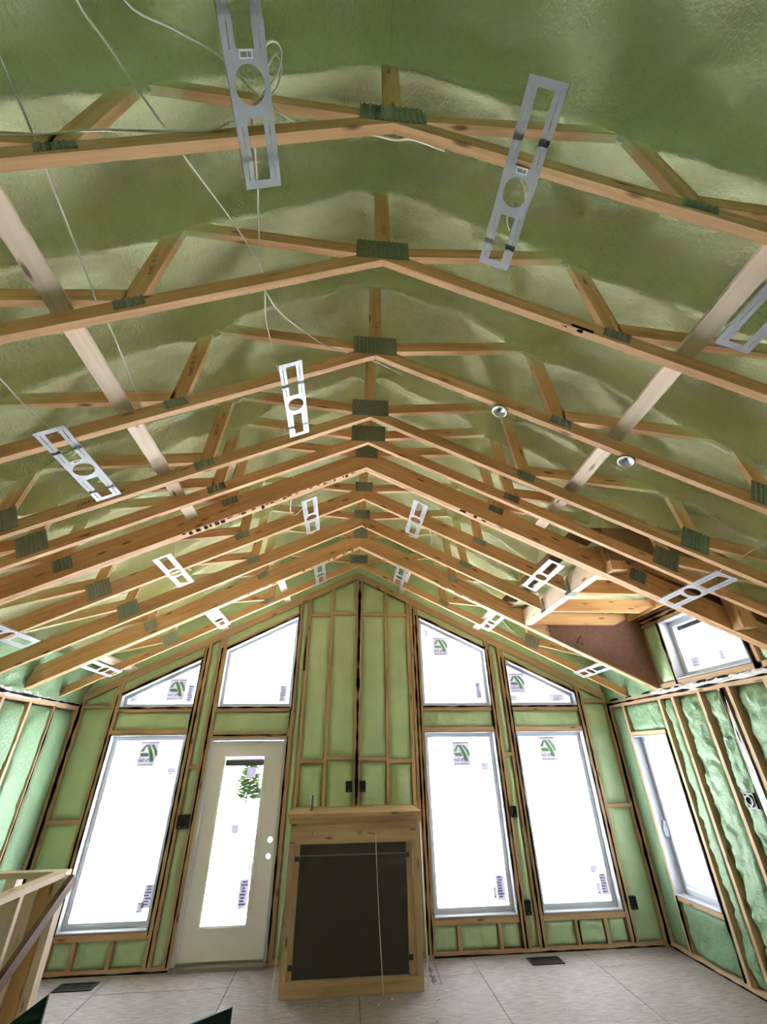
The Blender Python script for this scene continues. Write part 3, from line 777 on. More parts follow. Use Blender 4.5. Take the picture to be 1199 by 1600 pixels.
for s in (-1, 1):
    nx, ny = 120, 380; x1 = 3.64; m = MB(); y0, y1 = YB, 0.10
    vs = [roof_point(s, x1 * i / nx, y0 + (y1 - y0) * j / ny) for j in range(ny + 1) for i in range(nx + 1)]
    fs = []
    for j in range(ny):
        for i in range(nx):
            x = x1 * (i + 0.5) / nx; y = y0 + (y1 - y0) * (j + 0.5) / ny
            if s > 0 and DORM[0] < y < DORM[1] and x > DORM[2]: continue
            q = (j * (nx + 1) + i, j * (nx + 1) + i + 1, (j + 1) * (nx + 1) + i + 1, (j + 1) * (nx + 1) + i)
            fs.append(q if s < 0 else q[::-1])
    m.add(vs, fs); m.build('foam_slope', M_FOAM_ROOF, ceil, smooth=True)
    # eave foam between the plate and the roof slope
    X = XL if s < 0 else XR
    segs = [(YB, 0.05)] if s < 0 else [(YB, -2.97), (-1.13, 0.05)]
    for a, b in segs:
        m = MB(); m.grid(int((b - a) / 0.05), 10, lambda u, v: (X - s * (0.01 + 0.03 * fbm(u * (b - a), v, s, 6, 3) + 0.10 * v * v), a + (b - a) * u, 2.48 - 2.5 + 0.45 * v))
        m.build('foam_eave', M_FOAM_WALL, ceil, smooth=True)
    # roof deck above
    dk = MB(); RD = lambda x, y: ROOF_Z + 0.30 - ROOF_M * x
    parts = [(0, 4.0, YB - 0.3, 0.45)] if s < 0 else [(0, 4.0, YB - 0.3, -3.0), (0, 4.0, -1.1, 0.45), (0, 2.1, -3.0, -1.1)]
    for a, b, ya, yb in parts:
        dk.prism([(s * a, RD(a, 0) - 2.5), (s * b, RD(b, 0) - 2.5), (s * b, RD(b, 0) - 2.46), (s * a, RD(a, 0) - 2.46)], ya, yb, XYZ)
    dk.build('roof_deck', M_SHEATH, ceil)
# dormer ceiling
m = MB(); m.grid(40, 44, lambda u, v: (1.9 + 1.85 * u, -3.0 + 1.9 * v, 3.46 - 0.06 * u + 0.03 * fbm(u * 2, v * 2, 3, 4, 3) - 2.5))
m.build('dormer_foam', M_FOAM_ROOF, ceil, smooth=True)
MB().box(1.85, 4.3, -3.05, -1.05, 3.55 - 2.5, 3.6 - 2.5).build('roof_deck', M_SHEATH, ceil)
MB().box(2.10, 2.16, -3.05, -1.05, 3.44 - 2.5, 4.2 - 2.5).build('dormer_upstand', M_FOAM_ROOF, ceil)
for y0, y1 in ((-3.06, -3.0), (-1.12, -1.05)): MB().box(2.10, XR + 0.15, y0, y1, 3.3 - 2.5, 3.6 - 2.5).build('dormer_side', M_SHEATH, ceil)
MB().box(XR + 0.17, XR + 0.70, -3.1, -0.95, 3.09 - 2.5, 3.14 - 2.5).build('dormer_soffit', M_SOFFIT, ceil)
for xa, zc, y0, y1 in ((2.36, 0.02, -1.186, -1.173), (2.10, 0.16, -2.846, -2.832)):
    MB().prism([(xa, rake(xa) + zc - 2.5), (XR, rake(XR) + zc - 2.5), (XR, 3.44 - 2.5), (xa, 3.44 - 2.5)], y0, y1, XYZ).build('dormer_cheek', M_OSB, ceil)
mk = MB(); mk.tube([(2.66, -1.188, 3.02 - 2.5), (2.74, -1.188, 3.11 - 2.5), (2.745, -1.188, 3.0 - 2.5), (2.69, -1.188, 3.05 - 2.5)], 0.004, 4); mk.build('carpenter_mark', M_INK, ceil)

# ------------------------------------------------------------------ roof trusses
ZB = 2.5
_plates = {}


def plate_mesh(w, h):
    """Stamped connector plate, ribbed across its width; lies in x-z, front towards -y."""
    key = (round(w, 3), round(h, 3))
    if key not in _plates:
        n = max(5, int(w / 0.027)); prof = []
        for i in range(n):
            x = -w / 2 + w * i / n; q = w / n
            prof += [(x, 0.0), (x + q * 0.45, 0.0), (x + q * 0.5, 0.004), (x + q * 0.95, 0.004)]
        prof.append((w / 2, 0.0))
        m = MB(); k = len(prof)
        vs = [(x, -0.002 - d, z) for z in (-h / 2, h / 2) for x, d in prof] + [(-w / 2, 0.001, -h / 2), (w / 2, 0.001, -h / 2), (w / 2, 0.001, h / 2), (-w / 2, 0.001, h / 2)]
        fs = [(i, i + 1, k + i + 1, k + i) for i in range(k - 1)]
        b = 2 * k; fs += [tuple(range(k - 1, -1, -1)) + (b, b + 1), tuple(range(k, 2 * k)) + (b + 2, b + 3), (0, k, b + 3, b), (k - 1, b + 1, b + 2, 2 * k - 1)]
        m.add(vs, fs); o = m.build('connector_plate', M_GALV); _plates[key] = o.data; bpy.data.objects.remove(o)
    return _plates[key]


def add_plate(root, x, z, w, h, rot=0.0, y=0.0):
    o = bpy.data.objects.new('connector_plate', plate_mesh(w, h)); col.objects.link(o); o.parent = root
    o.location = (x, y, z - ZB); o.rotation_euler = (0, -rot, 0); return o


T = 0.038
DV = math.sqrt(1 + CM * CM)
th = math.atan(CM)


def make_truss(y, depth=0.089, plies=1, stop_right=None, apex=(0.302, 0.175), label='', e_plate=(0.20, 0.165)):
    root = empty('roof_truss', (0, y, ZB)); tag(root, label, 'roof truss', 'scissor roof trusses')
    dv = depth * DV
    web = lambda p0, p1, w=0.089: MB().bar((p0[0], T / 2, p0[1] - ZB), (p1[0], T / 2, p1[1] - ZB), (1, 0, 0.001) if abs(p1[1] - p0[1]) > abs(p1[0] - p0[0]) else (0, 0, 1), w, T - 0.002).build('web', M_TRUSS, root)
    for s in (-1, 1):
        xe = 3.60 if not (s > 0 and stop_right) else stop_right
        for k in range(plies):
            poly = [(0, ZA - ZB), (s * xe, rake(xe) - ZB), (s * xe, rake(xe) + dv - ZB), (0, ZA + dv - ZB)]
            MB().prism(poly, k * (T + 0.003), k * (T + 0.003) + T, XYZ, (1, -s * CM)).build('bottom_chord', M_TRUSS, root)
        web((s * 0.05, 4.352 + max(0, dv - 0.105)), (s * 1.26, 4.485 + max(0, dv - 0.14)))
        web((s * 1.155, 4.50), (s * 1.215, rake(1.215) + dv - 0.01))
        if not (s > 0 and stop_right):
            web((s * 1.24, rake(1.2) + dv + 0.015), (s * 2.46, 3.66 + max(0, dv - 0.14)))
            web((s * 2.36, 3.72), (s * 2.43, rake(2.43) + dv - 0.02))
            web((s * 2.46, rake(2.46) + dv + 0.06), (s * 3.42, 2.98))
            add_plate(root, s * 2.40, rake(2.40) + 0.125, e_plate[0], e_plate[1], -s * th)
        add_plate(root, s * 1.215, rake(1.215) + dv - 0.035, 0.14, 0.066, -s * th)
    MB().bar((0, T / 2, ZA + dv - 0.01 - ZB), (0, T / 2, 5.32 - ZB), (1, 0, 0), 0.089, T - 0.004).build('king_post', M_TRUSS, root)
    add_plate(root, 0, ZA + 0.012 + max(apex[1] / 2, dv - 0.012), apex[0], apex[1])
    return root


T1 = make_truss(TY[0], label='first roof truss, nearest overhead at the top of the picture')
T2 = make_truss(TY[1], label='second roof truss from the viewer')
T3 = make_truss(TY[2], label='third roof truss from the viewer, with two chrome fixture boxes under it')
T4 = make_truss(TY[3], label='fourth roof truss from the viewer', e_plate=(0.20, 0.17))
T5 = make_truss(TY[4], label='fifth roof truss, close against the dark edged girder', e_plate=(0.20, 0.17))
T6 = make_truss(TY[5], 0.184, 2, apex=(0.22, 0.185), label='thick double girder truss on the near side of the dormer', e_plate=(0.14, 0.11))
T7 = make_truss(TY[6], 0.14, 1, 2.035, (0.19, 0.12), label='seventh roof truss, ending at the dormer beam just beyond the thick girder')
T8 = make_truss(TY[7], 0.14, 1, 2.035, (0.19, 0.12), label='eighth roof truss, ending at the dormer beam before the far girder')
T9 = make_truss(TY[8], 0.184, 2, apex=(0.19, 0.17), label='thick double girder truss on the far side of the dormer', e_plate=(0.14, 0.11))
T10 = make_truss(TY[9], 0.089, 1, apex=(0.26, 0.14), label='last roof truss in front of the gable wall')
# scab blocks on the girder and dark crayon marks along its edges
for x in (2.18, 3.15):
    MB().bar((x, -0.055, rake(x) + 0.03 - ZB), (x, -0.055, rake(x) + 0.42 - ZB), (1, 0, 0), 0.14, 0.10).build('scab_block', M_TRUSS, T6)


def edge_marks(root, x0, x1, n, seed, name='black_mark', ylo=0.0, yhi=0.03):
    r = random.Random(seed); m = MB()
    for i in range(n):
        x = x0 + (x1 - x0) * (i + r.random() * 0.7) / n; L = abs(x1 - x0) / n * r.uniform(0.25, 0.8); a, b = x, x + (L if x1 > x0 else -L)
        y0 = ylo + r.random() * 0.012; y1 = y0 + r.uniform(0.006, yhi - ylo)
        P = [(a, y0 + 0.004), (b, y0), (b, y1), (a, y1 - 0.003)]
        m.add([(px, py, rake(px) - ZB - 0.0012) for px, py in P] + [(px, py, rake(px) - ZB + 0.0005) for px, py in P], [(0, 1, 2, 3), (7, 6, 5, 4), (0, 4, 5, 1), (1, 5, 6, 2), (2, 6, 7, 3), (3, 7, 4, 0)])
    o = m.build(name, M_BLACK, root); o['kind'] = 'stuff'; return o


edge_marks(T6, -0.10, -0.75, 12, 1, yhi=0.05); edge_marks(T6, -0.75, -1.55, 16, 2, ylo=0.0, yhi=0.06); edge_marks(T6, 0.86, 1.25, 4, 3, yhi=0.05)
edge_marks(T9, -0.03, -0.75, 13, 4, yhi=0.05); edge_marks(T9, -1.0, -1.5, 6, 5, yhi=0.03); edge_marks(T9, 0.9, 1.6, 5, 6)
edge_marks(T2, 0.93, 1.05, 2, 7, yhi=0.03); edge_marks(T8, 0.02, 0.06, 1, 8)
m = MB(); m.bar((0.985, -0.001, rake(0.985) + 0.012 - ZB), (1.09, -0.001, rake(1.09) + 0.012 - ZB), (0, 0, 1), 0.02, 0.002); m.build('black_mark', M_BLACK, T2)


def stamp(root, text, x, z, rot, size, y=-0.0015):
    text_mesh('grade_stamp', text, size, M_INK, root, (x, y, z - ZB), (math.pi / 2, -rot, 0), 'CENTER')


for t_, txt in ((T2, '15 16 1264-6'), (T3, '15 16 1264-6'), (T4, '16 1264')):
    stamp(t_, txt, -1.19, 4.06, math.radians(-86), 0.036)
stamp(T2, '1 16 12', 0.012, 4.60, math.radians(-90), 0.034); stamp(T3, '12 16', 0.012, 4.60, math.radians(-90), 0.034)
stamp(T4, '1264-1 SE 18 ::', -1.86, rake(1.86) + 0.05, th, 0.042)

# lateral bracing boards laid over the bottom chords
for s, x, ya, yb, lab in ((-1, 1.487, -8.0, -2.95, 'pale brace board running over the chords beside the hanging cables'), (1, 1.549, -8.0, -3.05, 'pale brace board running over the chords above the chrome fixture boxes')):
    zc = rake(x) + 0.089 * DV + 0.021
    m = MB(); m.bar((s * x, ya, zc), (s * x, yb, zc), (1, 0, -s * CM), 0.092, 0.038)
    tag(m.build('brace_board', M_PALE), lab, 'brace board', 'long lateral brace boards')
# dormer beam, joists and ledger
m = empty('dormer_beam', (2.06, -2.85, rake(2.06))); tag(m, 'pale double beam at the dormer with hangers for the cut trusses', 'beam')
for k, dx in enumerate((0.0, 0.042)): MB().box(dx, dx + 0.038, 0.0, 1.66, -0.005, 0.18).build('ply', M_PALE, m)
hb = MB()
for yy in (0.50, 1.10): hb.box(-0.004, 0.09, yy - 0.03, yy + 0.07, -0.008, -0.004); hb.box(-0.006, -0.001, yy - 0.03, yy + 0.07, -0.008, 0.14)
hb.build('joist_hanger', M_GALV, m)
for i, (y, lab) in enumerate(((-2.36, 'dormer ceiling joist nearest the viewer'), (-1.755, 'middle dormer ceiling joist'), (-1.226, 'far dormer ceiling joist against the brown cheek panel'))):
    j = MB(); j.prism([(2.145, 3.243), (3.20, 3.243), (3.40, 3.33), (3.40, 3.385), (2.145, 3.385)], y, y + 0.038, XYZ, (1, 0)); tag(j.build('ceiling_joist', M_WOOD), lab, 'joist', 'dormer joists')
m = MB(); m.box(3.40, 3.44, -2.84, -1.14, 3.30, 3.42); tag(m.build('ledger_board', M_WOOD), 'ledger board along the ends of the dormer joists', 'board')
# blocking between the last trusses and the gable
for x, y0, y1, lab in ((-1.03, -1.09, -0.01, 'short pale blocking board by the peak of the gable, over the door'), (-1.86, -1.09, -0.01, 'short pale blocking board behind the bracket over the tall window'), (0.675, -1.09, -0.01, 'short pale blocking board by the peak of the gable, fireplace side'), (1.78, -1.09, -0.01, 'short pale blocking board behind the bracket over the transom'), (-2.98, -1.09, -0.01, 'short pale blocking board low by the eave, over the corner')):
    s = -1 if x < 0 else 1; zc = rake(x) + 0.12
    b = MB(); b.bar((x, y0 + 0.02, zc), (x, y1, zc), (1, 0, -s * CM), 0.089, 0.038); tag(b.build('blocking_board', M_PALE), lab, 'board', 'short blocking boards')

# ------------------------------------------------------------------ recessed light brackets
BW, BL = 0.152, 0.68


def bracket_mesh():
    m = MB(); t = 0.0016; F = lambda a, b, d: (a, b, d)
    w = BW / 2; rail = 0.043

    def bx(x0, x1, y0, y1): m.box(x0, x1, y0, y1, -t, 0)
    bx(-w, w, 0.0, 0.028); bx(-w, w, BL - 0.030, BL); bx(-w, w, 0.268, 0.288); bx(-w, w, 0.432, 0.452)
    m.holeplate(-w, w, 0.288, 0.432, 0, 0.36, 0.056, -t, 0, F, 40)
    for s in (-1, 1):
        for y0, y1 in ((0.028, 0.268), (0.452, BL - 0.030)):
            a0, a1 = s * w, s * (w - rail); mid = s * (w - rail * 0.5)
            ya, yb = y0, y1
            bx(min(a0, mid + s * 0.0018), max(a0, mid + s * 0.0018), ya, yb); bx(min(a1, mid - s * 0.0018), max(a1, mid - s * 0.0018), ya, yb)
            q = ya + (yb - ya) * 0.62; bx(min(a0, a1), max(a0, a1), q - 0.012, q + 0.012)
        m.box(s * w - 0.0008, s * w + 0.0008, 0, BL, 0, 0.012)
    return m


br0 = bracket_mesh().build('light_bracket', M_BRACKET)
BR = [(-0.553, -5.97, 'nearest flat metal light bracket, at the top edge with a coiled cable', 1), (0.545, -5.715, 'flat metal light bracket hung under the first truss, across the peak from the cables', 1), (1.60, -5.71, 'flat metal light bracket cut by the picture edge beside the brace board', 0),
      (-0.545, -4.355, 'flat metal light bracket hung under the third and fourth trusses near the peak', 0), (-1.765, -4.335, 'flat metal light bracket low under the third and fourth trusses, with a cable end', 1),
      (-0.54, -2.745, 'small looking metal light bracket just past the near girder, cable side of the peak', 0), (0.545, -2.755, 'small looking metal light bracket just past the near girder, dormer side of the peak', 0),
      (-1.773, -2.70, 'metal light bracket half way down the slope above the door', 0), (1.777, -2.765, 'metal light bracket beside the pale dormer beam', 0), (2.615, -3.545, 'metal light bracket in front of the dormer window', 0), (-2.995, -2.735, 'metal light bracket low by the eave, cut by the picture edge', 0),
      (-1.77, -1.115, 'metal light bracket under the last trusses above the door transom', 0), (-2.985, -1.115, 'metal light bracket under the last trusses low by the eave', 0), (1.775, -1.13, 'metal light bracket under the last trusses above the transoms', 0), (3.0, -1.125, 'metal light bracket low at the corner below the dormer cheek', 0),
      (-0.525, -1.16, 'dim metal light bracket close to the gable peak, door side', 0), (0.56, -1.16, 'dim metal light bracket close to the gable peak, fireplace side', 0)]
first = True
for x, y, lab, bar in BR:
    o = br0 if first else br0.copy()
    if not first: col.objects.link(o)
    first = False
    s = -1 if x < 0 else 1
    o.location = (x, y, rake(x) - 0.002); o.rotation_euler = (0, s * th, 0); tag(o, lab, 'light bracket', 'recessed light mounting brackets')
    if bar:
        lb = MB(); lb.box(-0.024, 0.024, 0.268, 0.292, -0.0022, -0.0017); lbo = lb.build('barcode_label', M_LABEL, o)
        bb = MB(); r2 = random.Random(5)
        for i in range(11): xx = -0.02 + i * 0.0036; bb.box(xx, xx + r2.uniform(0.001, 0.0026), 0.274, 0.288, -0.0027, -0.0022)
        bb.build('barcode_lines', M_BLACK, lbo)
    if lab.endswith('cable end'): pass

# chrome round fixture boxes under the third truss
for x, lab in ((0.84, 'round chrome fixture box under the third truss, nearer the peak'), (1.605, 'round chrome fixture box under the third truss, beside the brace board')):
    m = MB(); F = lambda a, b, d: (a, b, d)
    m.lathe([(0.030, 0.0), (0.048, 0.0), (0.050, -0.008), (0.046, -0.014), (0.040, -0.010), (0.036, -0.002), (0.022, 0.003), (0.006, 0.004)], 28, F)
    o = m.build('fixture_box', M_CHROME, smooth=True); o.location = (x, -4.185, rake(x) - 0.004); o.rotation_euler = (0, th, 0); tag(o, lab, 'fixture box', 'round chrome boxes')
    q = MB(); q.lathe([(0.053, -0.002), (0.053, -0.007), (0.0495, -0.007), (0.0495, -0.002)], 28, F, False); q.build('rim', M_BOX, o)
    q = MB(); q.box(-0.014, 0.004, -0.014, 0.006, -0.008, 0.005); q.box(0.018, 0.023, 0.012, 0.017, -0.004, 0.004); q.tube([(-0.022, 0.004, -0.003), (-0.006, 0.018, -0.006), (0.016, -0.016, -0.004)], 0.003, 5); q.build('connector', M_BOX, o)


# ------------------------------------------------------------------ cables
def cable(pts, label, r=0.0040, k=5):
    m = MB(); m.tube(smooth_path(pts, k), r, 6); return tag(m.build('cable', M_CABLE, smooth=True), label, 'cable', 'white electrical cables')


cable([(-1.029, -5.95, 3.87), (-1.029, -5.788, 3.887), (-0.991, -5.700, 3.906), (-0.944, -5.583, 3.930), (-0.893, -5.464, 3.960), (-0.860, -5.392, 3.972), (-0.791, -5.250, 4.006), (-0.720, -5.097, 4.041), (-0.666, -4.955, 4.068), (-0.643, -4.868, 4.085), (-0.643, -4.77, 4.075)], 'long white cable running over the first and second chords')
cable([(-0.905, -5.95, 3.93), (-0.905, -5.789, 3.949), (-0.791, -5.727, 4.006), (-0.670, -5.664, 4.066), (-0.560, -5.557, 4.121), (-0.426, -5.461, 4.188), (-0.25, -5.40, 4.27), (-0.1, -5.407, 4.304), (-0.038, -5.407, 4.288), (0.020, -5.407, 4.274), (0.095, -5.407, 4.300), (0.25, -5.38, 4.29)], 'white cable passing behind the nearest bracket to the first peak')
cable([(-1.27, -5.9, 3.77), (-1.277, -5.671, 3.764), (-1.283, -5.575, 3.761), (-1.297, -5.482, 3.772), (-1.303, -5.390, 3.751), (-1.322, -5.204, 3.742), (-1.347, -4.971, 3.729), (-1.37, -4.86, 3.735), (-1.367, -4.675, 3.719), (-1.407, -4.294, 3.699), (-1.41, -4.1, 3.69)], 'thin white cable close beside the pale brace board')
cable([(-1.6, -5.48, 3.70), (-1.396, -5.48, 3.740), (-1.282, -5.48, 3.774), (-1.173, -5.48, 3.830), (-1.052, -5.48, 3.873), (-0.832, -5.48, 3.917), (-0.721, -5.48, 3.958), (-0.656, -5.477, 4.073), (-0.58, -5.45, 4.09)], 'white cable lying along the top of the first chord')
cable([(-0.580, -5.503, 4.071), (-0.592, -5.389, 4.105), (-0.606, -5.227, 4.098), (-0.642, -4.950, 4.085), (-0.646, -4.763, 4.078), (-0.665, -4.593, 4.069), (-0.653, -4.316, 4.075), (-0.63, -4.0, 4.09), (-0.629, -3.899, 4.087), (-0.672, -3.799, 4.065), (-0.674, -3.62, 4.075)], 'white cable dropping from the nearest bracket to the bracket at the third truss')
cable([(-0.643, -4.763, 4.080), (-0.579, -4.611, 4.112), (-0.374, -4.350, 4.214), (-0.252, -4.245, 4.28), (-0.173, -4.20, 4.316), (0.05, -4.16, 4.262), (0.2, -4.15, 4.17)], 'white cable slanting from the second chord to the third peak')
cable([(-1.864, -5.2, 3.46), (-1.864, -4.600, 3.472), (-1.862, -4.414, 3.473), (-1.843, -4.241, 3.482), (-1.80, -4.16, 3.47), (-1.79, -4.24, 3.45)], 'white cable coming in to the low bracket under the third truss')
cable([(-1.78, -3.62, 3.50), (-1.815, -3.444, 3.496), (-1.825, -3.334, 3.50)], 'short white cable beyond the low bracket under the fourth truss')
cable([(-0.52, -5.66, 4.09), (-0.493, -5.695, 4.115), (-0.466, -5.700, 4.128), (-0.447, -5.678, 4.138), (-0.459, -5.633, 4.131), (-0.492, -5.591, 4.115), (-0.557, -5.539, 4.082), (-0.580, -5.503, 4.071)], 'coiled end of white cable beside the nearest bracket')
cable([(-0.50, -5.64, 4.10), (-0.47, -5.665, 4.13), (-0.452, -5.63, 4.145), (-0.478, -5.575, 4.13), (-0.54, -5.53, 4.10)], 'inner loop of grey white wire beside the nearest bracket', 0.004)
cable([(0.54, -5.42, 4.10), (0.567, -5.387, 4.078), (0.602, -5.349, 4.060), (0.619, -5.316, 4.052), (0.625, -5.266, 4.049), (0.58, -5.24, 4.10), (0.562, -5.260, 4.080), (0.573, -5.209, 4.075), (0.596, -5.174, 4.063)], 'short wire curling through the bracket across the peak')
cable([(-0.68, -2.95, 4.12), (-0.71, -2.75, 4.02), (-0.735, -2.55, 3.97), (-0.69, -2.5, 3.96), (-0.60, -2.55, 4.02), (-0.58, -2.3, 4.08)], 'wire loop beside the bracket past the near girder', 0.004)
cable([(0.64, -2.35, 3.99), (0.75, -2.15, 3.98), (0.82, -1.8, 4.0)], 'wire trailing from the bracket at the dormer side of the peak', 0.004)
cable([(-1.730, -2.60, 3.56), (-1.76, -2.477, 3.52), (-1.78, -2.35, 3.49), (-1.77, -2.0, 3.55)], 'wire end hanging into the bracket above the door', 0.004)
cable([(1.95, -0.75, 3.42), (2.05, -0.72, 3.30), (2.12, -0.68, 3.30), (2.2, -0.6, 3.36)], 'thin wire loop above the low transom', 0.004)
cable([(3.30, -4.0, 3.03), (2.88, -3.72, 3.13), (2.7, -3.6, 3.07), (2.63, -3.3, 3.0)], 'cable reaching the bracket in front of the dormer window', 0.0045)


# ------------------------------------------------------------------ electrical boxes
def elec_box(x, z, w, h, label, gangs=1, wall='g', y=0.0):
    t = (lambda a, b, d: (x + a, y + d, z + b)) if wall == 'g' else (lambda a, b, d: (XR + d, y + a, z + b))
    o = [(-w / 2, -h / 2), (w / 2, -h / 2), (w / 2, h / 2), (-w / 2, h / 2)]
    m = MB(); m.ring(o, inset(o, 0.010), -0.016, 0.05, t); m.prism(inset(o, 0.009), -0.006, 0.05, t)
    root = tag(m.build('electrical_box', M_BOX), label, 'electrical box', 'black electrical boxes')
    q = MB()
    for k in range(gangs * 2):
        a = -w / 2 + w * (k + 0.5) / (gangs * 2)
        q.tube([t(a, -h * 0.3, -0.004), t(a + 0.01, 0, -0.012), t(a - 0.008, h * 0.2, -0.012), t(a, h * 0.34, -0.004)], 0.004, 5)
    q.build('coiled_wire', M_BOX, root)
    q = MB()
    for k in range(gangs): a = -w / 2 + w * (k + 0.5) / gangs; q.tube([t(a, -h * 0.36, 0.0), t(a, -h * 0.36, -0.019)], 0.005, 6)
    q.build('screw', M_BRACKET, root)
    return root


elec_box(-1.966, 1.236, 0.145, 0.132, 'wide black electrical box between the tall window and the door', 2)
elec_box(-0.056, 1.545, 0.075, 0.115, 'black electrical box above the mantel, door side of the centre stud')
elec_box(0.112, 1.545, 0.075, 0.115, 'black electrical box above the mantel, window side of the centre stud')
elec_box(1.99, 1.253, 0.068, 0.115, 'black electrical box between the two tall windows, upper one')
elec_box(1.998, 0.368, 0.068, 0.125, 'black electrical box between the two tall windows, near the floor')
elec_box(3.252, 0.372, 0.08, 0.115, 'black electrical box in the corner bay near the floor')
b7 = elec_box(0, 1.474, 0.11, 0.12, 'black electrical box with a round ring on the side wall', 1, 'r', -1.885)
m = MB(); m.lathe([(0.030, 0.0), (0.042, 0.0), (0.042, -0.01), (0.030, -0.01), (0.030, 0.0)], 20, lambda a, b, d: (XR - 0.016 + d, -1.885 + a, 1.474 + b), False); m.build('ring', M_PIPE, b7)

# ------------------------------------------------------------------ fireplace framed box
FY = -0.70
fp = empty('fireplace_box', (0, FY, 0)); tag(fp, 'framed fireplace box with black opening, wrapped in clear plastic', 'fireplace')
P0 = lambda *a: MB().box(a[0], a[1], a[2] - FY, a[3] - FY, a[4], a[5])
P0(-0.70, 0.72, FY - 0.035, -0.01, 1.315, 1.35).build('mantel_top', M_STUD, fp)
P0(-0.675, 0.695, FY - 0.02, -0.01, 1.265, 1.315).build('mantel_apron', M_STUD, fp)
P0(-0.65, 0.67, FY, FY + 0.04, 1.09, 1.262).build('header_board', M_STUD, fp)
for x0, x1 in ((-0.655, -0.60), (0.615, 0.675)): P0(x0, x1, FY + 0.005, FY + 0.045, 0.0, 1.09).build('front_stud', M_STUD, fp)
for x0, x1 in ((-0.596, -0.552), (0.548, 0.61)): P0(x0, x1, FY + 0.03, FY + 0.07, 0.0, 1.09).build('inner_stud', M_STUD, fp)
P0(-0.64, 0.66, FY, FY + 0.04, 0.0, 0.10).build('base_board', M_STUD, fp)
for x in (-0.655, 0.635):
    for y in (-0.36, -0.06): P0(x, x + 0.04, y, y + 0.04, 0.0, 1.265).build('side_stud', M_STUD, fp)
    P0(x, x + 0.04, FY + 0.045, -0.02, 0.0, 0.04).build('side_plate', M_STUD, fp)
ins = P0(-0.55, 0.545, FY + 0.05, -0.10, 0.10, 1.09).build('firebox_insert', M_DARKPANEL, fp)
m = P0(-0.55, 0.545, FY + 0.04, FY + 0.055, 0.985, 0.995); m.build('panel_lip', M_PIPE, ins)
for x, z in ((-0.575, 0.97), (0.555, 0.98), (-0.565, 0.19), (0.56, 0.22)): P0(x - 0.022, x + 0.022, FY + 0.012, FY + 0.03, z - 0.018, z + 0.018).build('metal_tab', M_BOX, ins)


def film_front(u, v):
    x = -0.66 + 1.35 * u; z = 1.25 * v; low = (1 - v) ** 2
    dy = -0.010 - 0.05 * low * (0.5 + 0.6 * noise.noise(Vector((x * 4, z * 2, 1)))) - 0.006 * noise.noise(Vector((x * 9, z * 6, 4))) - 0.012 * abs(noise.noise(Vector((x * 3, z * 11, 9)))) * low
    return (x - 0.045 * low * (1 - u) * 1.2 + 0.01 * low * u, dy, max(0.002, z))


m = MB(); m.grid(60, 60, film_front)
for s, xe in ((-1, -0.662), (1, 0.692)):
    m.grid(20, 40, lambda u, v: (xe + s * (0.006 + 0.05 * (1 - v) ** 2 * (1 - u) * (1.1 if s < 0 else 0.2) + 0.008 * noise.noise(Vector((u * 4, v * 7, s)))), -0.012 + 0.66 * u - 0.03 * (1 - v) ** 2 * (1 - u), max(0.002, 1.25 * v)))
m.build('plastic_sheet', M_FILM, fp, smooth=True)
MB().tube(smooth_path([(0.228, -0.035, 1.19), (0.229, -0.045, 1.05), (0.25, -0.055, 0.6), (0.284, -0.08, 0.088), (0.29, -0.09, 0.01)], 4), 0.0028, 5).build('pull_string', M_CABLE, fp)
for k, x in enumerate((-0.657, 0.70)):
    MB().tube([(x - 0.01 * (k == 0), -0.016, 1.25), (x - 0.012 * (k == 0) + 0.004, -0.02, 0.7), (x - 0.06 * (k == 0) + 0.01, -0.05, 0.01)], 0.004, 5).build('sheet_edge', M_CABLE, fp)


def scribble(m, pts): m.tube(pts, 0.0022, 4)


m = MB(); scribble(m, [(0.02, -0.0025, 1.205), (0.035, -0.0025, 1.165)]); scribble(m, [(0.06, -0.0025, 1.20), (0.045, -0.0025, 1.185), (0.075, -0.0025, 1.165), (0.06, -0.0025, 1.15), (0.045, -0.0025, 1.165), (0.08, -0.0025, 1.19), (0.095, -0.0025, 1.205)])
scribble(m, [(0.14, -0.0025, 1.165), (0.16, -0.0025, 1.175), (0.18, -0.0025, 1.16), (0.21, -0.0025, 1.175)]); scribble(m, [(-0.43, -0.0025, 1.2), (-0.43, -0.0025, 1.15)]); m.build('pencil_mark', M_INK, fp)
pp = MB(); pp.tube([(0, 0, 0), (0, 0, 0.14)], 0.016, 10); pp.tube([(0, 0, 0.13), (0, 0, 0.145)], 0.0185, 10); tag(pp.build('pipe_stub', M_PIPE, loc=(-0.47, -0.45, 1.35)), 'short grey pipe stub standing on the mantel', 'pipe')
fpb = MB(); fpb.grid(30, 8, lambda u, v: (0.0 + 0.42 * u, -0.035 + 0.02 * v - 0.02 * math.sin(math.pi * v), 1.352 + 0.10 * v * (0.8 + 0.3 * noise.noise(Vector((u * 5, v, 2)))) ))
tag(fpb.build('plastic_scrap', M_FILM, smooth=True), 'scrap of clear plastic lying on the back of the mantel', 'plastic')
sc2 = MB(); sc2.grid(14, 5, lambda u, v: (-0.30 + 0.26 * u, -0.34 + 0.1 * v, 1.352 + 0.012 * abs(noise.noise(Vector((u * 3, v * 2, 8)))))); tag(sc2.build('foam_scrap', M_FOAM_GABLE, smooth=True), 'thin scrap of green foam lying on the mantel', 'foam scrap')


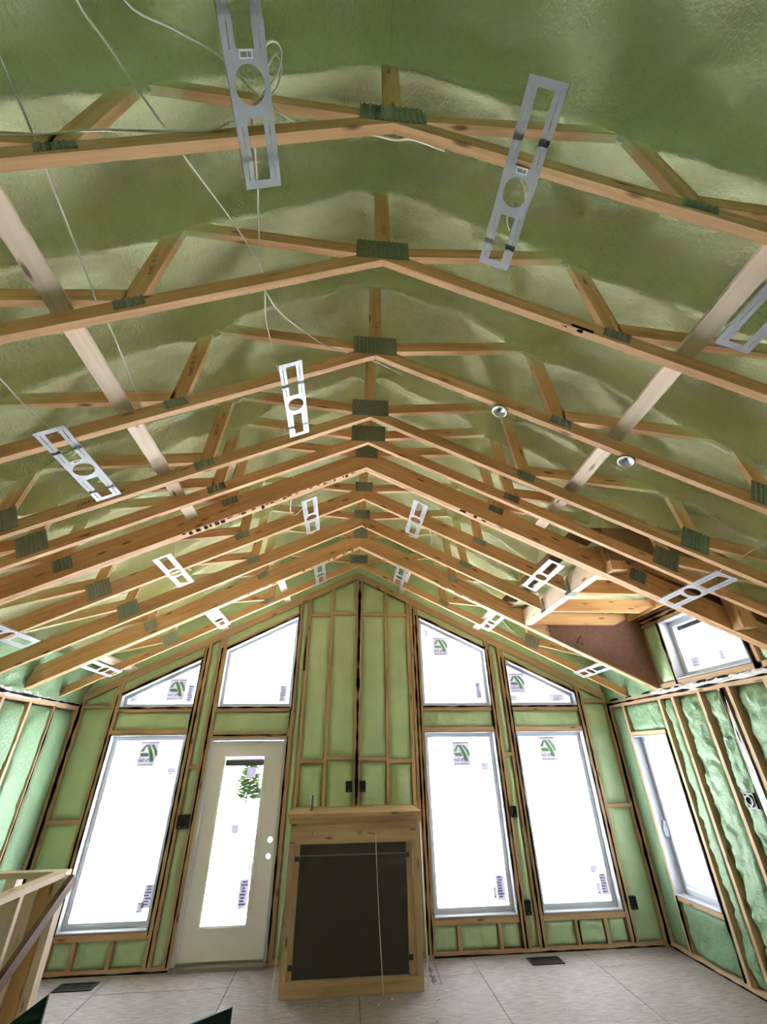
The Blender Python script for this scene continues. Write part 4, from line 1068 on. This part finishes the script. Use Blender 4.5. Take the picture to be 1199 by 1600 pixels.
# ------------------------------------------------------------------ floor vents
def vent(x0, x1, y0, y1, label):
    o = [(x0, y0), (x1, y0), (x1, y1), (x0, y1)]; F = lambda a, b, d: (a, b, d)
    m = MB(); m.ring(o, inset(o, 0.02), 0.0005, 0.008, F); m.prism(inset(o, 0.018), 0.0004, 0.002, F); root = tag(m.build('floor_vent', M_VENT), label, 'vent', 'floor vents')
    n = 12
    for i in range(n):
        x = x0 + 0.03 + (x1 - x0 - 0.06) * i / (n - 1); MB().box(x - 0.004, x + 0.004, y0 + 0.02, y1 - 0.02, 0.002, 0.007).build('slat', M_VENT, root)


vent(-2.785, -2.43, -0.325, -0.15, 'dark floor vent below the tall window by the stair guard')
vent(1.86, 2.205, -0.305, -0.125, 'dark floor vent below the gap between the two tall windows')
m = MB()
for i, t0 in enumerate((0, 1)):
    m.add([(0.80 + 0.07 * i, -0.15, 0.0012), (0.812 + 0.07 * i, -0.15, 0.0012), (0.792 + 0.07 * i, -0.60, 0.0012), (0.78 + 0.07 * i, -0.60, 0.0012)], [(0, 1, 2, 3)])
for i, y in enumerate((-0.28, -0.40, -0.50)):
    m.tube([(0.80 + 0.024 * math.cos(t * 0.7854), y + 0.03 * math.sin(t * 0.7854), 0.0008) for t in range(1 + 2 * (i == 1), 9)], 0.006, 4)
m.build('panel_print', M_PIPE, floor)

# ------------------------------------------------------------------ stair guard
GX, GY, GZ = -2.345, -1.5, 1.09
sg = empty('stair_guard', (GX, GY, 0)); tag(sg, 'rough pine stair guard of posts and rails by the tall window', 'stair guard')
L0 = lambda x0, x1, y0, y1, z0, z1, mat=M_PALE, nm='post': MB().box(x0 - GX, x1 - GX, y0 - GY, y1 - GY, z0, z1).build(nm, mat, sg)
L0(GX - 0.055, GX, GY - 0.09, GY, 0.0, GZ - 0.04)
L0(GX - 0.072, GX - 0.058, GY - 0.085, GY, 0.0, GZ - 0.04, M_WOOD, 'spacer')
L0(GX - 0.178, GX - 0.075, GY - 0.075, GY, 0.0, GZ - 0.04, M_WOOD)
L0(GX - 0.285, GX - 0.182, GY - 0.09, GY, 0.0, GZ - 0.04)
L0(GX - 0.44, GX - 0.36, GY - 0.09, GY, 0.0, GZ - 0.04)
L0(GX - 0.75, GX - 0.712, GY - 0.09, GY, 0.0, GZ - 0.04)
L0(GX - 0.09, GX, GY - 0.62, GY - 0.58, 0.0, GZ - 0.04)
L0(GX - 0.09, GX, GY - 1.05, GY - 1.01, 0.0, GZ - 0.04)
MB().box(XL - GX + 0.02, 0.0, -0.09, 0.0, GZ - 0.04, GZ).build('top_rail', M_PALE, sg)
MB().box(-0.09, 0.0, -1.25, -0.092, GZ - 0.04, GZ).build('top_rail', M_PALE, sg)
MB().box(XL - GX + 0.02, -0.445, -0.09, 0.0, 0.0, 0.038).build('bottom_rail', M_PALE, sg)
MB().box(-0.09, 0.0, -1.25, -0.14, 0.0, 0.038).build('bottom_rail', M_PALE, sg)
hr = MB(); hr.bar((0.028, -0.015, GZ - 0.065), (0.028, -1.05, 0.30), (0, 0, 1), 0.085, 0.04); hr.build('handrail', M_OLD, sg)

# ------------------------------------------------------------------ dark green panels in the foreground
for pts, lab in (([(-2.25, 0.40), (-1.809, 0.687)], 'dark green panel corner at the bottom beside the stair guard'), ([(-1.25, 0.46), (-0.744, 0.592)], 'dark green panel corner at the bottom in front of the door')):
    (xa, za), (xb, zb) = pts
    m = MB(); m.prism([(xa, 0.0), (xb, 0.0), (xb, zb), (xa, za)], -2.5, -2.48, XYZ)
    m.prism([(xa, 0.0), (xa + 0.02, 0.0), (xa + 0.02, za - 0.05), (xa, za - 0.05)], -2.8, -2.5, XYZ)
    tag(m.build('green_panel', M_GREEN), lab, 'panel', 'dark green panels')

# ------------------------------------------------------------------ daylight portals in the window openings
def portal(center, sx, sy, rot):
    l = bpy.data.lights.new('window_portal', 'AREA'); l.shape = 'RECTANGLE'; l.size = sx; l.size_y = sy; l.cycles.is_portal = True
    o = bpy.data.objects.new('window_portal', l); col.objects.link(o); o.location = center; o.rotation_euler = rot


for nm, q in OPEN.items():
    xs_ = [p[0] for p in q]; zs_ = [p[1] for p in q]
    portal(((min(xs_) + max(xs_)) / 2, 0.2, (min(zs_) + max(zs_)) / 2), max(xs_) - min(xs_), max(zs_) - min(zs_), (-math.pi / 2, 0, 0))
for q in (RW, DW):
    ys_ = [p[0] for p in q]; zs_ = [p[1] for p in q]
    portal((XR + 0.2, (min(ys_) + max(ys_)) / 2, (min(zs_) + max(zs_)) / 2), max(zs_) - min(zs_), max(ys_) - min(ys_), (0, math.pi / 2, 0))
